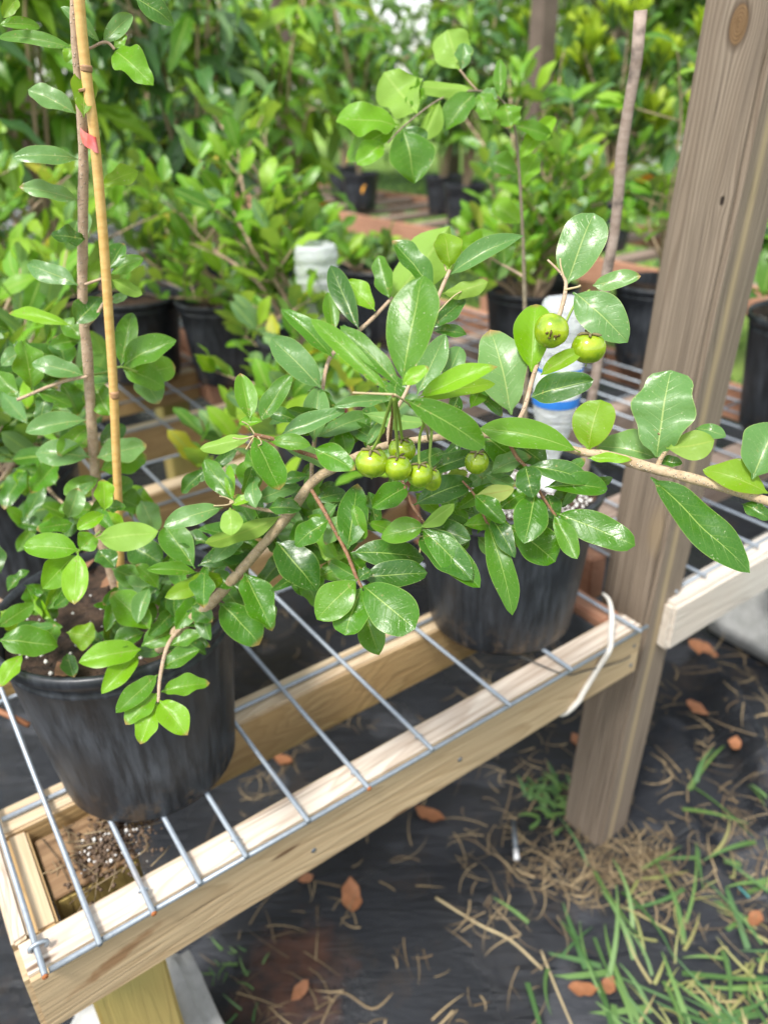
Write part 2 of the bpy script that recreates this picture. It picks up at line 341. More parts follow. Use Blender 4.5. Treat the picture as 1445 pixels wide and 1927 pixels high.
M['deadleaf'] = simple('dead_orange_leaf', (.30, .125, .055), .6, ns=120)
M['brownleaf'] = simple('dead_brown_leaf', (.26, .13, .07), .6, ns=120)
M['teal'] = simple('teal_string', (.06, .30, .30), .6)
M['orange'] = simple('orange_leaf', (.75, .33, .02), .5)
M['white'] = simple('white_plastic', (.8, .8, .8), .5)
M['red'] = simple('red_plastic', (.35, .02, .02), .4)
M['redstick'] = simple('reddish_stick', (.30, .11, .06), .7)
M['house'] = simple('white_siding', (.74, .76, .78), .7)
M['roof'] = simple('grey_shingles', (.25, .24, .24), .9)
M['window'] = simple('dark_window_glass', (.05, .06, .07), .2)
M['trunk'] = simple('tree_trunk', (.14, .105, .08), .9, ns=12)

# ground cloth
g = NG('black_ground_cloth')
o = g.coord('Object'); n1 = g.noise(o, 3.0, 5, .6); n2 = g.noise(o, 1.1, 3, .5)
wv = g.n('ShaderNodeTexWave'); wv.inputs['Scale'].default_value = 160; g.put(wv.inputs[0], o)
wv2 = g.n('ShaderNodeTexWave'); wv2.bands_direction = 'Y'; wv2.inputs['Scale'].default_value = 160; g.put(wv2.inputs[0], o)
weave = g.math('MULTIPLY', wv.outputs[1], wv2.outputs[1])
c = g.mix(g.ramp(n1, [(.35, 0.), (.7, 1.)]), (.008, .0095, .0125), (.020, .023, .030))
c = g.mix(g.math('MULTIPLY', g.ramp(g.noise(o, 9, 5, .65), [(.56, 0.), (.70, 1.)]), .6), c, (.042, .030, .022))
c = g.mix(g.ramp(g.noise(o, 5, 2, .4), [(.60, 0.), (.63, .35)]), c, (.085, .09, .105))  # paler blue-grey patches: sky sheen of wet cloth painted into the colour
# rusty mud patch (its own place on the ground)
mp = g.sep(o); C0 = at_z(560, 1850, 0)
dx = g.math('SUBTRACT', mp[0], C0.x); dy = g.math('SUBTRACT', mp[1], C0.y)
rr = g.math('SQRT', g.math('ADD', g.math('MULTIPLY', dx, dx), g.math('MULTIPLY', dy, dy)))
rr = g.math('ADD', rr, g.math('MULTIPLY', g.math('SUBTRACT', g.noise(o, 14, 5, .6), .5), .18))
mud = g.math('MULTIPLY', g.ramp(rr, [(.05, .9), (.105, 0.)]), g.ramp(g.noise(o, 26, 4), [(.35, .3), (.55, 1.)])); c = g.mix(mud, c, g.mix(g.noise(o, 60, 4), (.060, .026, .016), (.115, .052, .032)))
wetm = g.ramp(g.noise(o, 2.2, 3, .5), [(.50, 1.), (.56, 0.)])
g.set(color=c, rough=g.mix(g.math('MULTIPLY', wetm, g.math('SUBTRACT', 1., mud)), (.7, .7, .7), (.16, .16, .16)), spec=.4)
b1 = g.math('ADD', g.math('MULTIPLY', weave, .10), g.math('MULTIPLY', g.noise(o, 25, 4, .6), .5)); b1 = g.math('ADD', b1, g.math('MULTIPLY', g.noise(g.coord('Object', (3, 14, 1), (0, 0, .7)), 2.2, 4, .6, 1.0), 1.6)); g.bump(b1, .8, .006)
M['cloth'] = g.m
g = NG('bright_lawn'); o = g.coord('Object'); c = g.mix(g.noise(o, 30, 5, .7), (.12, .28, .025), (.30, .48, .06)); c = g.mix(g.ramp(g.noise(o, .8, 3), [(.45, 0.), (.7, .6)]), c, (.34, .40, .12))
g.set(color=c, rough=.9); g.bump(g.noise(o, 80, 4), 1., .03); M['lawn'] = g.m

# ------------------------------------------------------------------ mesh helpers
def mesh(name, V, Fc, uv=None, smooth=True):
    me = bpy.data.meshes.new(name); V = np.asarray(V, dtype=np.float32)
    me.from_pydata([tuple(map(float, v)) for v in V] if len(V) < 4000 else V.tolist(), [], Fc if isinstance(Fc, list) else Fc.tolist())
    if uv is not None:
        l = me.uv_layers.new(name='UVMap'); idx = np.empty(len(me.loops), dtype=np.int32); me.loops.foreach_get('vertex_index', idx)
        l.data.foreach_set('uv', np.asarray(uv, dtype=np.float32)[idx].ravel())
    if smooth: me.polygons.foreach_set('use_smooth', [True]*len(me.polygons))
    me.update(); return me
def link(name, me, mat=None, parent=None, loc=None, label=None, cat=None, group=None, kind=None, mw=None):
    o = bpy.data.objects.new(name, me)
    if mat is not None and me is not None and len(me.materials) == 0: me.materials.append(mat)
    COL.objects.link(o)
    if mw is not None: o.matrix_world = mw
    elif loc is not None: o.location = loc
    if parent is not None: o.parent = parent
    if label: o['label'] = label
    if cat: o['category'] = cat
    if group: o['group'] = group
    if kind: o['kind'] = kind
    return o
def root(name, loc, label, cat, group=None):
    return link(name, None, loc=loc, label=label, cat=cat, group=group)
def L(rt, p): return Vector(p) - rt.location          # world point to the thing's own space
def tube(pts, rad, seg=8, caps=True, wob=0.0):
    pts = [Vector(p) for p in pts]; n = len(pts)
    if not hasattr(rad, '__len__'): rad = [rad]*n
    V = []; Fc = []; uv = []
    prev = None
    for i, p in enumerate(pts):
        t = (pts[min(i+1, n-1)] - pts[max(i-1, 0)]).normalized()
        if prev is None:
            a = t.orthogonal().normalized()
        else:
            a = (prev - t*prev.dot(t)).normalized()
        prev = a; b = t.cross(a)
        for k in range(seg):
            an = 2*math.pi*k/seg; r = rad[i]*(1 + (random.uniform(-wob, wob) if wob else 0))
            V.append(p + (a*math.cos(an) + b*math.sin(an))*r); uv.append((i/(n-1), k/seg))
    for i in range(n-1):
        for k in range(seg):
            k2 = (k+1) % seg; Fc.append([i*seg+k, i*seg+k2, (i+1)*seg+k2, (i+1)*seg+k])
    if caps: Fc.append(list(range(seg))[::-1]); Fc.append([(n-1)*seg+k for k in range(seg)])
    return V, Fc, uv
def spline(pts, sub=6):
    """Catmull-Rom through tuples whose first three are a point; extra numbers are carried along"""
    A = [np.array(p, float) for p in pts]; out = []
    for i in range(len(A)-1):
        p0, p1, p2, p3 = A[max(i-1, 0)], A[i], A[i+1], A[min(i+2, len(A)-1)]
        for k in range(sub):
            t = k/sub
            out.append(.5*((2*p1) + (-p0+p2)*t + (2*p0-5*p1+4*p2-p3)*t*t + (-p0+3*p1-3*p2+p3)*t**3))
    out.append(A[-1]); return out
def lathe(profile, seg=32, axis_pts=None):
    V = []; Fc = []
    for (r, z) in profile:
        for k in range(seg):
            a = 2*math.pi*k/seg; V.append((r*math.cos(a), r*math.sin(a), z))
    for i in range(len(profile)-1):
        for k in range(seg):
            k2 = (k+1) % seg; Fc.append([i*seg+k, i*seg+k2, (i+1)*seg+k2, (i+1)*seg+k])
    return V, Fc
def merge(parts):
    V = []; Fc = []; uv = []; hasuv = len(parts[0]) > 2
    for p in parts:
        o = len(V); V.extend(p[0]); Fc.extend([[i+o for i in f] for f in p[1]])
        if hasuv: uv.extend(p[2])
    return (V, Fc, uv) if hasuv else (V, Fc)
def lumber(name, p0, p1, w, h, mat, parent=None, up=ZD, bev=.003, seed=0, **k):
    """a board from p0 to p1 (centre line); w across, h along `up`; local X runs with the grain"""
    p0, p1 = Vector(p0), Vector(p1); ln = (p1-p0).length; x = (p1-p0).normalized(); z = (up - x*up.dot(x)).normalized(); y = z.cross(x)
    bm = bmesh.new(); bmesh.ops.create_cube(bm, size=1)
    rs = random.Random(seed)
    for v in bm.verts: v.co = Vector((v.co.x*ln + rs.uniform(-.0015, .0015), v.co.y*w, v.co.z*h))
    long_e = [e for e in bm.edges if abs((e.verts[0].co-e.verts[1].co).x) > ln*.5]
    n = max(2, int(ln/.06))
    bmesh.ops.subdivide_edges(bm, edges=long_e, cuts=n, use_grid_fill=True)
    for v in bm.verts:
        q = v.co*9 + Vector((seed*3.1, 0, 0)); v.co += Vector((0, mnoise.noise(q), mnoise.noise(q+Vector((5, 5, 5)))))*.0012
    ed = [e for e in bm.edges if e.is_manifold and len(e.link_faces) == 2 and e.calc_face_angle(0) > 1.0]
    bmesh.ops.bevel(bm, geom=ed, offset=bev, segments=2, affect='EDGES')
    me = bpy.data.meshes.new(name); bm.to_mesh(me); bm.free()
    for p in me.polygons: p.use_smooth = False
    R = Matrix((x, y, z)).transposed().to_4x4(); R.translation = (p0+p1)*.5
    if parent is not None: R.translation -= parent.location
    o = link(name, me, mat); 
    if parent is not None: o.parent = parent
    o.matrix_local = R if parent is not None else R
    for a, v in k.items(): o[a] = v
    return o

# ------------------------------------------------------------------ leaves
def leaf_arrays(Lg, Wd, ob=.52, fold=.25, bend=.15, wave=.0, freq=2.5, twist=0., ns=18, nt_=6, phase=None, tip=.68, pet=.045, seed=0, curl=0.):
    """leaf in its own frame: x along, y across, z up; returns V, F, UV"""
    rs = random.Random(seed); ph = rs.uniform(0, 6.28) if phase is None else phase; ph2 = rs.uniform(0, 6.28)
    V = []; uv = []; Fc = []
    b = tip; a = b*ob/(1-ob)
    mx = (a/(a+b))**a*(b/(a+b))**b
    for i in range(ns+1):
        s = i/ns; ss = (s-pet)/(1-pet)
        if ss <= 0: w = .022*Wd
        else: w = max(.022*Wd if s < .5 else 0.0, .5*Wd*((ss**a)*((1-ss)**b)/mx))
        if i == ns: w = .004*Wd
        zb = -bend*Lg*((s-.35)**2*1.5) + bend*Lg*.18
        tw = twist*(s-.3)
        for j in range(nt_+1):
            t = -1+2*j/nt_
            wob = 1+wave*.75*math.sin(freq*6.28*s*.8+ph2*(1 if t > 0 else 2))*abs(t)*min(1, s*4)*min(1, (1-s)*5)
            y = t*w*wob
            z = abs(y)*fold - curl*Wd*(abs(t)**3)*(w/(.5*Wd))**2*.5 + wave*Wd*.42*(t*t)*(w/(.5*Wd))*math.sin(freq*6.28*s + ph + (1.3 if t > 0 else 0))
            z += .09*Wd*mnoise.noise(Vector((s*3.2+seed*1.7, t*1.3, seed*.37)))*(1 if 0 < i < ns else 0)
            y2 = y*math.cos(tw) - z*math.sin(tw); z2 = y*math.sin(tw) + z*math.cos(tw)
            V.append((s*Lg, y2, z2+zb)); uv.append((s, (t+1)/2))
    for i in range(ns):
        for j in range(nt_):
            q = i*(nt_+1)+j; Fc.append([q, q+nt_+1, q+nt_+2, q+1])
    # both ends of the midrib stay on the axis
    z0 = V[nt_//2][2]; z1 = V[ns*(nt_+1)+nt_//2][2]
    V = [(x, y, z-(z0+(z1-z0)*(x/Lg))) for (x, y, z) in V]
    return V, Fc, uv
leaf_no = 0
def leaf(parent, bx, by, tx, ty, w, d, mat='mid', tilt=.55, lat=None, dd=None, flip=False, **k):
    """one leaf: base and tip as seen, depth of the base, apparent width; lies in a plane facing partly up"""
    global leaf_no; leaf_no += 1; rs = random.Random(leaf_no*17+3)
    Bp = P(bx, by, d); view = (CP-Bp).normalized()
    lat = rs.uniform(-.45, .45) if lat is None else lat
    N = (view + ZD*(tilt+rs.uniform(-.15, .15)) + RT*lat).normalized()
    r = ray(tx, ty); den = r.dot(N)
    if dd is not None: Tp = P(tx, ty, d+dd)
    else:
        tt = (Bp-CP).dot(N)/den; Tp = CP + r*tt
        L0 = math.hypot(tx-bx, ty-by)/F_PX*d; dz = depth(Tp)-d
        dz = max(-L0*.75, min(L0*.75, dz)); Tp = P(tx, ty, d+dz)
    ax = (Tp-Bp); Lg = ax.length; x = ax.normalized()
    N = (N - x*N.dot(x)).normalized(); y = N.cross(x)
    # apparent width of a unit across
    ia = Vector((tx-bx, -(ty-by), 0)).normalized(); iy = Vector((y.dot(RT), y.dot(UP), 0))
    perp = abs(iy.x*(-ia.y) + iy.y*ia.x); perp = max(perp, .38)
    Wr = w/F_PX*depth((Bp+Tp)*.5)/perp*1.05
    kk = dict(ob=rs.uniform(.44, .54), fold=rs.uniform(.12, .55), bend=rs.uniform(.02, .34), wave=rs.uniform(.06, .24), freq=rs.uniform(1.2, 2.6), twist=rs.uniform(-.3, .3), tip=rs.uniform(.58, .82), seed=leaf_no)
    kk.update(k)
    V, Fc, uv = leaf_arrays(Lg, Wr, **kk)
    me = mesh('leaf', V, Fc, uv)
    if flip: N = -N; y = N.cross(x)
    R = Matrix((x, y, N)).transposed().to_4x4(); R.translation = Bp - parent.location
    o = link('leaf', me, LM[mat], parent); o.matrix_local = R
    return o
def branch(parent, pts, mat, name='branch', seg=8, sub=6, wob=.05):
    """pts: (px, py, depth, radius in px)"""
    W_ = [(*P(a, b, c), r*.80/F_PX*c) for a, b, c, r in pts]; sp = spline(W_, sub)
    loc = parent.location if parent is not None else Vector()
    rad = [max(.0003, q[3]*(1+.10*mnoise.noise(Vector(q[:3])*120))) for q in sp]
    V, Fc, uv = tube([Vector(q[:3])-loc for q in sp], rad, seg, wob=wob)
    return link(name, mesh(name, V, Fc, uv), M[mat] if isinstance(mat, str) else mat, parent)
#@@BODY
# ------------------------------------------------------------------ ground
def axis(lo, a, b, hi, fine, coarse):
    return np.concatenate([np.arange(lo, a, coarse), np.arange(a, b, fine), np.arange(b, hi+.01, coarse)])
us = axis(-8, -.3, 2.3, 3.3, .02, .25); ns_ = axis(-14, -1.7, .1, 4, .02, .4)
V = []
folds = [((1330, 1290), (1445, 1560), .065, .030), ((1210, 1440), (1330, 1640), .040, .024), ((1380, 1350), (1440, 1480), .050, .024), ((1270, 1390), (1445, 1700), .016, .02)]
FS = [((at_z(*a, 0)), (at_z(*b, 0)), h, w) for a, b, h, w in folds]
for u_ in us:
    for n_ in ns_:
        p = B(u_, n_, 0); z = .004 + .010*(mnoise.noise(p*2.2)+.6) + .004*(mnoise.noise(p*7)+.3)
        for (a, b, h, w) in FS:
            ab = b-a; t = max(-.1, min(1.15, (p-a).dot(ab)/ab.length_squared)); q = a+ab*t; dd = (Vector((p.x, p.y, 0))-q).length
            z += h*math.exp(-(dd/w)**2)
        V.append((p.x, p.y, max(z, .003)))
nn_ = len(ns_); Fc = [[i*nn_+j, i*nn_+j+1, (i+1)*nn_+j+1, (i+1)*nn_+j] for i in range(len(us)-1) for j in range(nn_-1)]
cloth_V = np.array(V)
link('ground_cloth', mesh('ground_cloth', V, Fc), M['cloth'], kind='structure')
link('lawn', mesh('lawn', [(-120, -20, -.02), (120, -20, -.02), (120, 160, -.02), (-120, 160, -.02)], [[0, 1, 2, 3]], smooth=False), M['lawn'], kind='structure')
def ground_z(p):
    i = np.argmin((cloth_V[:, 0]-p[0])**2 + (cloth_V[:, 1]-p[1])**2); return float(cloth_V[i, 2])

# ------------------------------------------------------------------ benches
WT = BT-.006
def wire_obj(p0, p1, r, parent, name='wire'):
    V, Fc, uv = tube([L(parent, p0), L(parent, (Vector(p0)*2+Vector(p1))/3), L(parent, (Vector(p0)+Vector(p1)*2)/3), L(parent, p1)], r, 8)
    return link(name, mesh(name, V, Fc), M['wire'], parent)
b1 = root('slatted_bench', B(.39, -2.0, 0), 'pine plant bench in front, left of the grey post, carrying the potted cherry', 'bench')
lumber('front_rail', B(-.055, -.5455, WT-.0445), B(.83, -.5455, WT-.0445), .045, .089, M['rail'], b1, bev=.005, seed=1, label='pale front rail with knots and a brown stain')
lumber('side_rail', B(-.047, -.5685, WT-.045), B(-.047, -4.2, WT-.045), .017, .089, M['rail'], b1, seed=2)
lumber('side_rail', B(-.023, -.5685, WT-.047), B(-.023, -.704, WT-.047), .022, .085, M['joist'], b1, seed=3)
lumber('side_rail', B(.809, -.5685, WT-.045), B(.809, -4.2, WT-.045), .038, .089, M['redwood'], b1, seed=4)
for i, n_ in enumerate((-.727, -1.08, -1.43, -1.78, -2.13, -2.6, -3.1, -3.7)):
    lumber('joist', B(-.037, n_, WT-.047), B(.789, n_, WT-.047), .043, .089, M['joist'], b1, seed=10+i)
for (u_, n_, zt) in ((.034, -.647, WT-.018), (.76, -1.70, WT-.095), (.02, -2.2, WT-.095), (.76, -2.3, WT-.095), (.02, -3.9, WT-.095), (.76, -3.9, WT-.095)):
    lumber('leg', B(u_, n_, .10 if (u_ == .034) else .0), B(u_, n_, zt), .089, .089, M['leg'], b1, up=ND, bev=.004, seed=int(u_*100))
lumber('bracket', B(.785, -.575, WT-.05), B(.785, -.66, WT-.05), .003, .07, M['steel'], b1, seed=5, bev=.0008)
M['endgrain'] = lumber_mat('wet_brown_end_grain', (.34, .22, .12), (.14, .08, .04), (.24, .14, .07), .5, 9)
lumber('leg_end', B(-.0095, -.647, WT-.0165), B(.0775, -.647, WT-.0165), .087, .004, M['endgrain'], b1, seed=9, bev=.001)
for (u_, dz) in ((.812, -.03), (.812, -.068), (.25, -.055), (.47, -.05)):
    V, Fc = lathe([(0, .0012), (.0025, .0010), (.0036, 0), (.0036, -.001)], 10); V = [L(b1, B(u_, -.5228, WT+dz)+ND*z+UD*x+ZD*y) for x, y, z in V]; link('screw', mesh('screw', V, Fc), M['steel'], b1)
pn = root('wire_panel', B(.39, -2.0, WT), 'galvanised wire panel laid over the front pine bench', 'wire panel', 'wire panels on the plant benches')
U1 = [-.036, .014, .0665, .116, .168, .243, .322, .417, .545, .66, .804]
for i, u_ in enumerate(U1):
    wire_obj(B(u_, -.512 + random.uniform(-.002, .002), WT+.0085), B(u_+random.uniform(-.004, .004), -4.1, WT+.0085), .0029, pn)
for i in range(18):
    n_ = -.519-.2055*i
    wire_obj(B(-.032, n_, WT+.003), B(.828, n_+random.uniform(-.002, .002), WT+.003), .0029, pn)
for u_ in (U1[0], U1[2], U1[6]):
    V, Fc = lathe([(0, .0012), (.0028, .0008), (.0031, -.0004), (.002, -.0012)], 8)
    V = [L(pn, B(u_, -.511, WT+.0085) + ND*z + UD*x + ZD*y) for x, y, z in V]; link('rusty_end', mesh('rusty_end', V, Fc), M['rust'], pn)
def ring_knot(c, ax, r, R_, parent):
    pts = []
    for k in range(9):
        a = -2.4+4.8*k/8; pts.append(L(parent, c + ax*(R_*math.sin(a)) + ZD*(R_*math.cos(a)*.55) + ND*(.002*k/8)))
    V, Fc, uv = tube(pts, r, 8); link('wire_tie', mesh('wire_tie', V, Fc), M['wire'], parent)
ring_knot(B(-.034, -.545, WT+.009), UD, .0022, .0085, pn)
for u_ in (.0665, .168, .322, .417): ring_knot(B(u_, -.543, WT+.0075), UD, .0011, .0045, pn)
# bench two, beyond the post
b2 = root('slatted_bench', B(1.4, -2.0, 0), 'pale weathered plant bench right of and behind the grey post', 'bench')
lumber('front_rail', B(.905, -.5455, WT-.0445), B(1.9, -.5455, WT-.0445), .045, .089, M['whitewood'], b2, bev=.006, seed=31)
lumber('side_rail', B(.925, -.69, WT-.045), B(.925, -4.4, WT-.045), .038, .089, M['redwood'], b2, seed=32, label='brown inner side rail')
lumber('side_rail', B(1.88, -.5685, WT-.045), B(1.88, -4.4, WT-.045), .038, .089, M['redwood'], b2, seed=33)
for i, n_ in enumerate((-.80, -1.15, -1.5, -1.85, -2.2, -2.6, -3.1, -3.7)):
    lumber('joist', B(.945, n_, WT-.047), B(1.86, n_, WT-.047), .06, .089, M['greywood'], b2, seed=40+i)
for (u_, n_) in ((1.55, -.63), (1.80, -2.3), (1.0, -2.4), (1.80, -4.0), (1.0, -4.0)):
    lumber('leg', B(u_, n_, .28 if n_ == -.63 else 0), B(u_, n_, WT-.095), .089, .089, M['whitewood'], b2, up=ND, seed=int(u_*90))
pn2 = root('wire_panel', B(1.4, -2.0, WT), 'galvanised wire panel on the far bench behind the grey post', 'wire panel', 'wire panels on the plant benches')
for i in range(13): wire_obj(B(.93+.075*i, -.54, WT+.0085), B(.93+.075*i, -4.3, WT+.0085), .0029, pn2)
for i in range(18): wire_obj(B(.92, -.552-.205*i, WT+.003), B(1.86, -.552-.205*i, WT+.003), .0029, pn2)
# bench three, across the aisle
b3 = root('slatted_bench', B(3.3, -3.5, 0), 'red-brown plant bench across the aisle with small black pots', 'bench')
lumber('side_rail', B(2.92, -.8, WT-.045), B(2.92, -9, WT-.045), .038, .11, M['redwood'], b3, seed=51)
lumber('side_rail', B(3.85, -.8, WT-.045), B(3.85, -9, WT-.045), .038, .11, M['redwood'], b3, seed=52)
for i in range(22): lumber('slat', B(2.942, -.9-.38*i, WT-.02), B(3.828, -.9-.38*i, WT-.02), .10, .03, M['greywood'], b3, seed=60+i)
for n_ in (-1.2, -3.2, -5.2, -7.2):
    for u_ in (2.985, 3.79): lumber('leg', B(u_, n_, -.02), B(u_, n_, WT-.04), .09, .09, M['redwood'], b3, up=ND, seed=int(-n_*10))

# ------------------------------------------------------------------ posts
po = lumber('wooden_post', PT0, PT1, .089, .089, M['post'], None, up=-PU2, bev=.007, seed=77,
            label='big weathered grey four-by-four post standing beside the front bench', category='post')
for (px, y_, wd, lb) in ((42, 3.3, .10, 'brown wooden post at the far left behind the mango leaves'), (537, 4.4, .075, 'thin brown post among the mango leaves behind the leafy bush'), (1012, 3.9, .085, 'brown wooden post behind the central light-leaved plant')):
    q = at_y(px, 200, y_); q.z = -.02
    lumber('wooden_post', q, Vector((q.x, q.y, 2.6)), wd, wd, M['trunk'], None, up=-UD, seed=int(px), label=lb, category='post')
# pier blocks
def pier(c, w, wt, h, lab, yaw=AN):
    bm = bmesh.new(); bmesh.ops.create_cube(bm, size=1)
    for v in bm.verts:
        k = wt if v.co.z > 0 else w; v.co = Vector((v.co.x*k, v.co.y*k, (v.co.z+.5)*h))
    bmesh.ops.bevel(bm, geom=[e for e in bm.edges], offset=.022, segments=3, affect='EDGES')
    bmesh.ops.subdivide_edges(bm, edges=[e for e in bm.edges if e.calc_length() > .06], cuts=5, use_grid_fill=True)
    for v in bm.verts: v.co += Vector((mnoise.noise(v.co*14), mnoise.noise(v.co*14+Vector((3, 0, 0))), mnoise.noise(v.co*14+Vector((0, 3, 0)))))*.004
    me = bpy.data.meshes.new('concrete_block'); bm.to_mesh(me); bm.free(); me.polygons.foreach_set('use_smooth', [True]*len(me.polygons))
    o = link('concrete_block', me, M['concrete'], loc=c, label=lab, cat='concrete block'); o.rotation_euler = (0, 0, yaw); return o
pier(B(.034, -.665, .012), .215, .185, .15, 'pale concrete block under the yellow leg of the front bench')
pier(B(1.72, -.69, .012), .30, .235, .27, 'pale concrete block under the weathered bench right of the post')

# strap and tie wire
t = root('tie_strap', B(.76, -.54, WT), 'white plastic strap wound round the end of the front rail', 'strap')
def at_n(px, py, n):
    r = ray(px, py); return CP + r*((n-CP.dot(ND))/r.dot(ND))
sp = spline([(*q, 0) for q in (at_z(1134, 1117, BT+.038), at_z(1146, 1130, BT+.035), at_z(1151, 1160, BT+.022), at_z(1149, 1195, WT+.010), at_n(1146, 1224, -.514), at_n(1122, 1262, -.5195), at_n(1096, 1305, -.5195), at_n(1086, 1322, -.5195), B(.672, -.53, WT-.0925), B(.672, -.555, WT-.0925))], 6)
V, Fc, uv = tube([L(t, q[:3]) for q in sp], [.0022+.0022*min(1, i/14) for i in range(len(sp))], 8); link('band', mesh('band', V, Fc), M['strap'], t)
t = root('tie_wire', B(.80, -.56, WT), 'thin dark wire tying the front rail to the grey post', 'wire')
sp = spline([(*q, 0) for q in (B(.60, -.62, WT+.012), B(.63, -.566, WT+.006), B(.655, -.5205, WT-.002), B(.70, -.5195, WT-.018), B(.80, -.521, WT-.045), B(.855, -.555, WT-.05), B(.90, -.583, WT-.048), B(.943, -.584, WT-.047), B(.944, -.66, WT-.05))], 5)
V, Fc, uv = tube([L(t, q[:3]) for q in sp], .0011, 6); link('strand', mesh('strand', V, Fc), M['darkwire'], t)

# ------------------------------------------------------------------ pots
def pot(c, rb, rt, h, lab, z0=WT+.0115, group=None, soil=.86, perl=0, seg=48, square=False, seed=0, lean=0):
    c = Vector((c[0], c[1], z0)); r = root('nursery_pot', c, lab, 'plant pot', group)
    def R_(z): return rb+(rt-rb)*(z/h)
    prof = [(.002, .003), (rb*.9, .003), (rb*.97, .0), (rb, .006), (R_(h*.3), h*.3), (R_(h*.6), h*.6), (R_(h*.86), h*.86), (R_(h*.865)+.0015, h*.868), (R_(h*.88)+.0015, h*.885), (R_(h*.89)-.0005, h*.895), (R_(h*.93)+.0005, h*.93),
            (R_(h*.935)+.004, h*.937), (rt+.0045, h*.945), (rt+.0055, h*.99), (rt+.003, h), (rt-.001, h*.998), (rt-.003, h*.97), (R_(h*.8)-.003, h*.8), (R_(h*.6)-.003, h*.6), (R_(h*.4)-.003, h*.4)]
    V, Fc = lathe(prof, seg); rs = random.Random(seed)
    V2 = []
    for (x, y, z) in V:
        a = math.atan2(y, x); k = 1 + .010*math.sin(2*a+seed)*(z/h) + .006*math.sin(3*a+2*seed)*(z/h)
        if rb*.9 < math.hypot(x, y) and z < h*.86: k += .003*math.cos(a*20)*(1 if z > .01 else .3)
        V2.append((x*k, y*k, z))
    o = link('shell', mesh('shell', V2, Fc), M['pot'], r)
    V = []; Fc = []; nr, na = 12, 36; sr = R_(h*soil)-.0035
    for i in range(nr+1):
        for k in range(na):
            a = 2*math.pi*k/na; q = sr*i/nr
            p = Vector((q*math.cos(a), q*math.sin(a), 0)); V.append((p.x, p.y, h*soil + .007*mnoise.noise((p+c)*45) + .009*mnoise.noise((p+c)*14)))
    for i in range(nr):
        for k in range(na): Fc.append([i*na+k, i*na+(k+1) % na, (i+1)*na+(k+1) % na, (i+1)*na+k])
    link('soil', mesh('soil', V, Fc), M['soil'], r)
    if perl:
        parts = []
        for i in range(perl):
            a = rs.uniform(0, 6.28); q = sr*math.sqrt(rs.random())*.96; s_ = rs.uniform(.0012, .0032)
            p = Vector((q*math.cos(a), q*math.sin(a), h*soil+.004+.006*mnoise.noise(Vector((q*math.cos(a), q*math.sin(a), 0)))))
            vv = [(p + Vector(d)*s_*rs.uniform(.7, 1.3)) for d in ((1, 0, 0), (-1, 0, 0), (0, 1, 0), (0, -1, 0), (0, 0, 1), (0, 0, -1))]
            parts.append((vv, [[0, 2, 4], [2, 1, 4], [1, 3, 4], [3, 0, 4], [2, 0, 5], [1, 2, 5], [3, 1, 5], [0, 3, 5]]))
        V, Fc = merge(parts); link('perlite', mesh('perlite', V, Fc), M['perlite'], r, kind='stuff')
    return r
P1 = Vector((-.288, .66, 0))
pot(P1, .100, .121, .228, 'big black nursery pot on the front bench holding the cherry tree and bamboo cane', perl=60, seed=1, soil=.90)
P2 = Vector((.172, .93, 0))
pot(P2, .106, .125, .23, 'black pot topped with white perlite, beside the grey post at the bench end', perl=900, seed=2, soil=.93)
P7 = Vector((-.085, 1.29, 0)); pot(P7, .10, .122, .225, 'black pot with a red patch inside its rim, behind the fruiting branch', seed=3, perl=60)
P8 = Vector((-.15, 1.69, 0)); pot(P8, .10, .125, .225, 'black pot with the tall clear bottle pushed into its soil', seed=4, perl=60)
PA = Vector((-.60, 1.06, 0)); pot(PA, .10, .125, .225, 'black pot behind the front pot at the left picture edge', seed=5)
PB = Vector((-.90, 1.52, 0)); pot(PB, .10, .125, .225, 'black pot half hidden under leaves at far left of the front bench', seed=6)
PF = Vector((-.42, 2.08, 0)); pot(PF, .10, .125, .225, 'black pot with its side showing under the bush, right of its twin', seed=7)
PG = Vector((-.68, 2.12, 0)); pot(PG, .10, .125, .225, 'black pot with its side showing beside the bamboo cane, left of its twin', seed=8)
PR = Vector((.955, 1.60, 0)); pot(PR, .125, .148, .262, 'large black pot on the pale bench to the right of the grey post', seed=9, perl=40, soil=.97)
PK = Vector((.42, 2.10, 0)); pot(PK, .10, .125, .225, 'black pot of the slim tree behind the clear bottle with the blue band', seed=10)
PJ = Vector((.0, 2.45, 0)); pot(PJ, .10, .125, .225, 'black pot right behind the tall clear bottle', seed=11)
GP = 'black pots standing on the benches in the background'
LP = ['black pot under the hanging mango leaves just right of the bamboo cane', 'black pot beneath the dark mango behind the light bush', 'black pot of the mango tree furthest back left of the cane', 'black pot under the mango left of the thin brown post', 'black pot of the lime-leaved mango above the tall clear bottle', 'black pot at the foot of the mango behind the pink tape', 'black pot of the glossy young tree beside the mottled stake', 'black pot under the low light green tree left of the big post', 'black pot of the glossy young tree behind the thin brown post']
P3 = ['black pot on the red-brown bench, hidden behind the big post', 'black pot on the red-brown bench between mottled stake and big post', 'black pot on the red-brown bench directly behind the mottled stake', 'black pot on the red-brown bench behind the slim tree', 'black pot on the red-brown bench, right one of the visible pair', 'black pot on the red-brown bench, left one of the visible pair', 'black pot on the red-brown bench behind the thin brown post', 'black pot on the red-brown bench far behind the pink tape', 'black pot on the red-brown bench far behind the bamboo cane', 'last black pot at the far left end of the red-brown bench']
lowpots = []
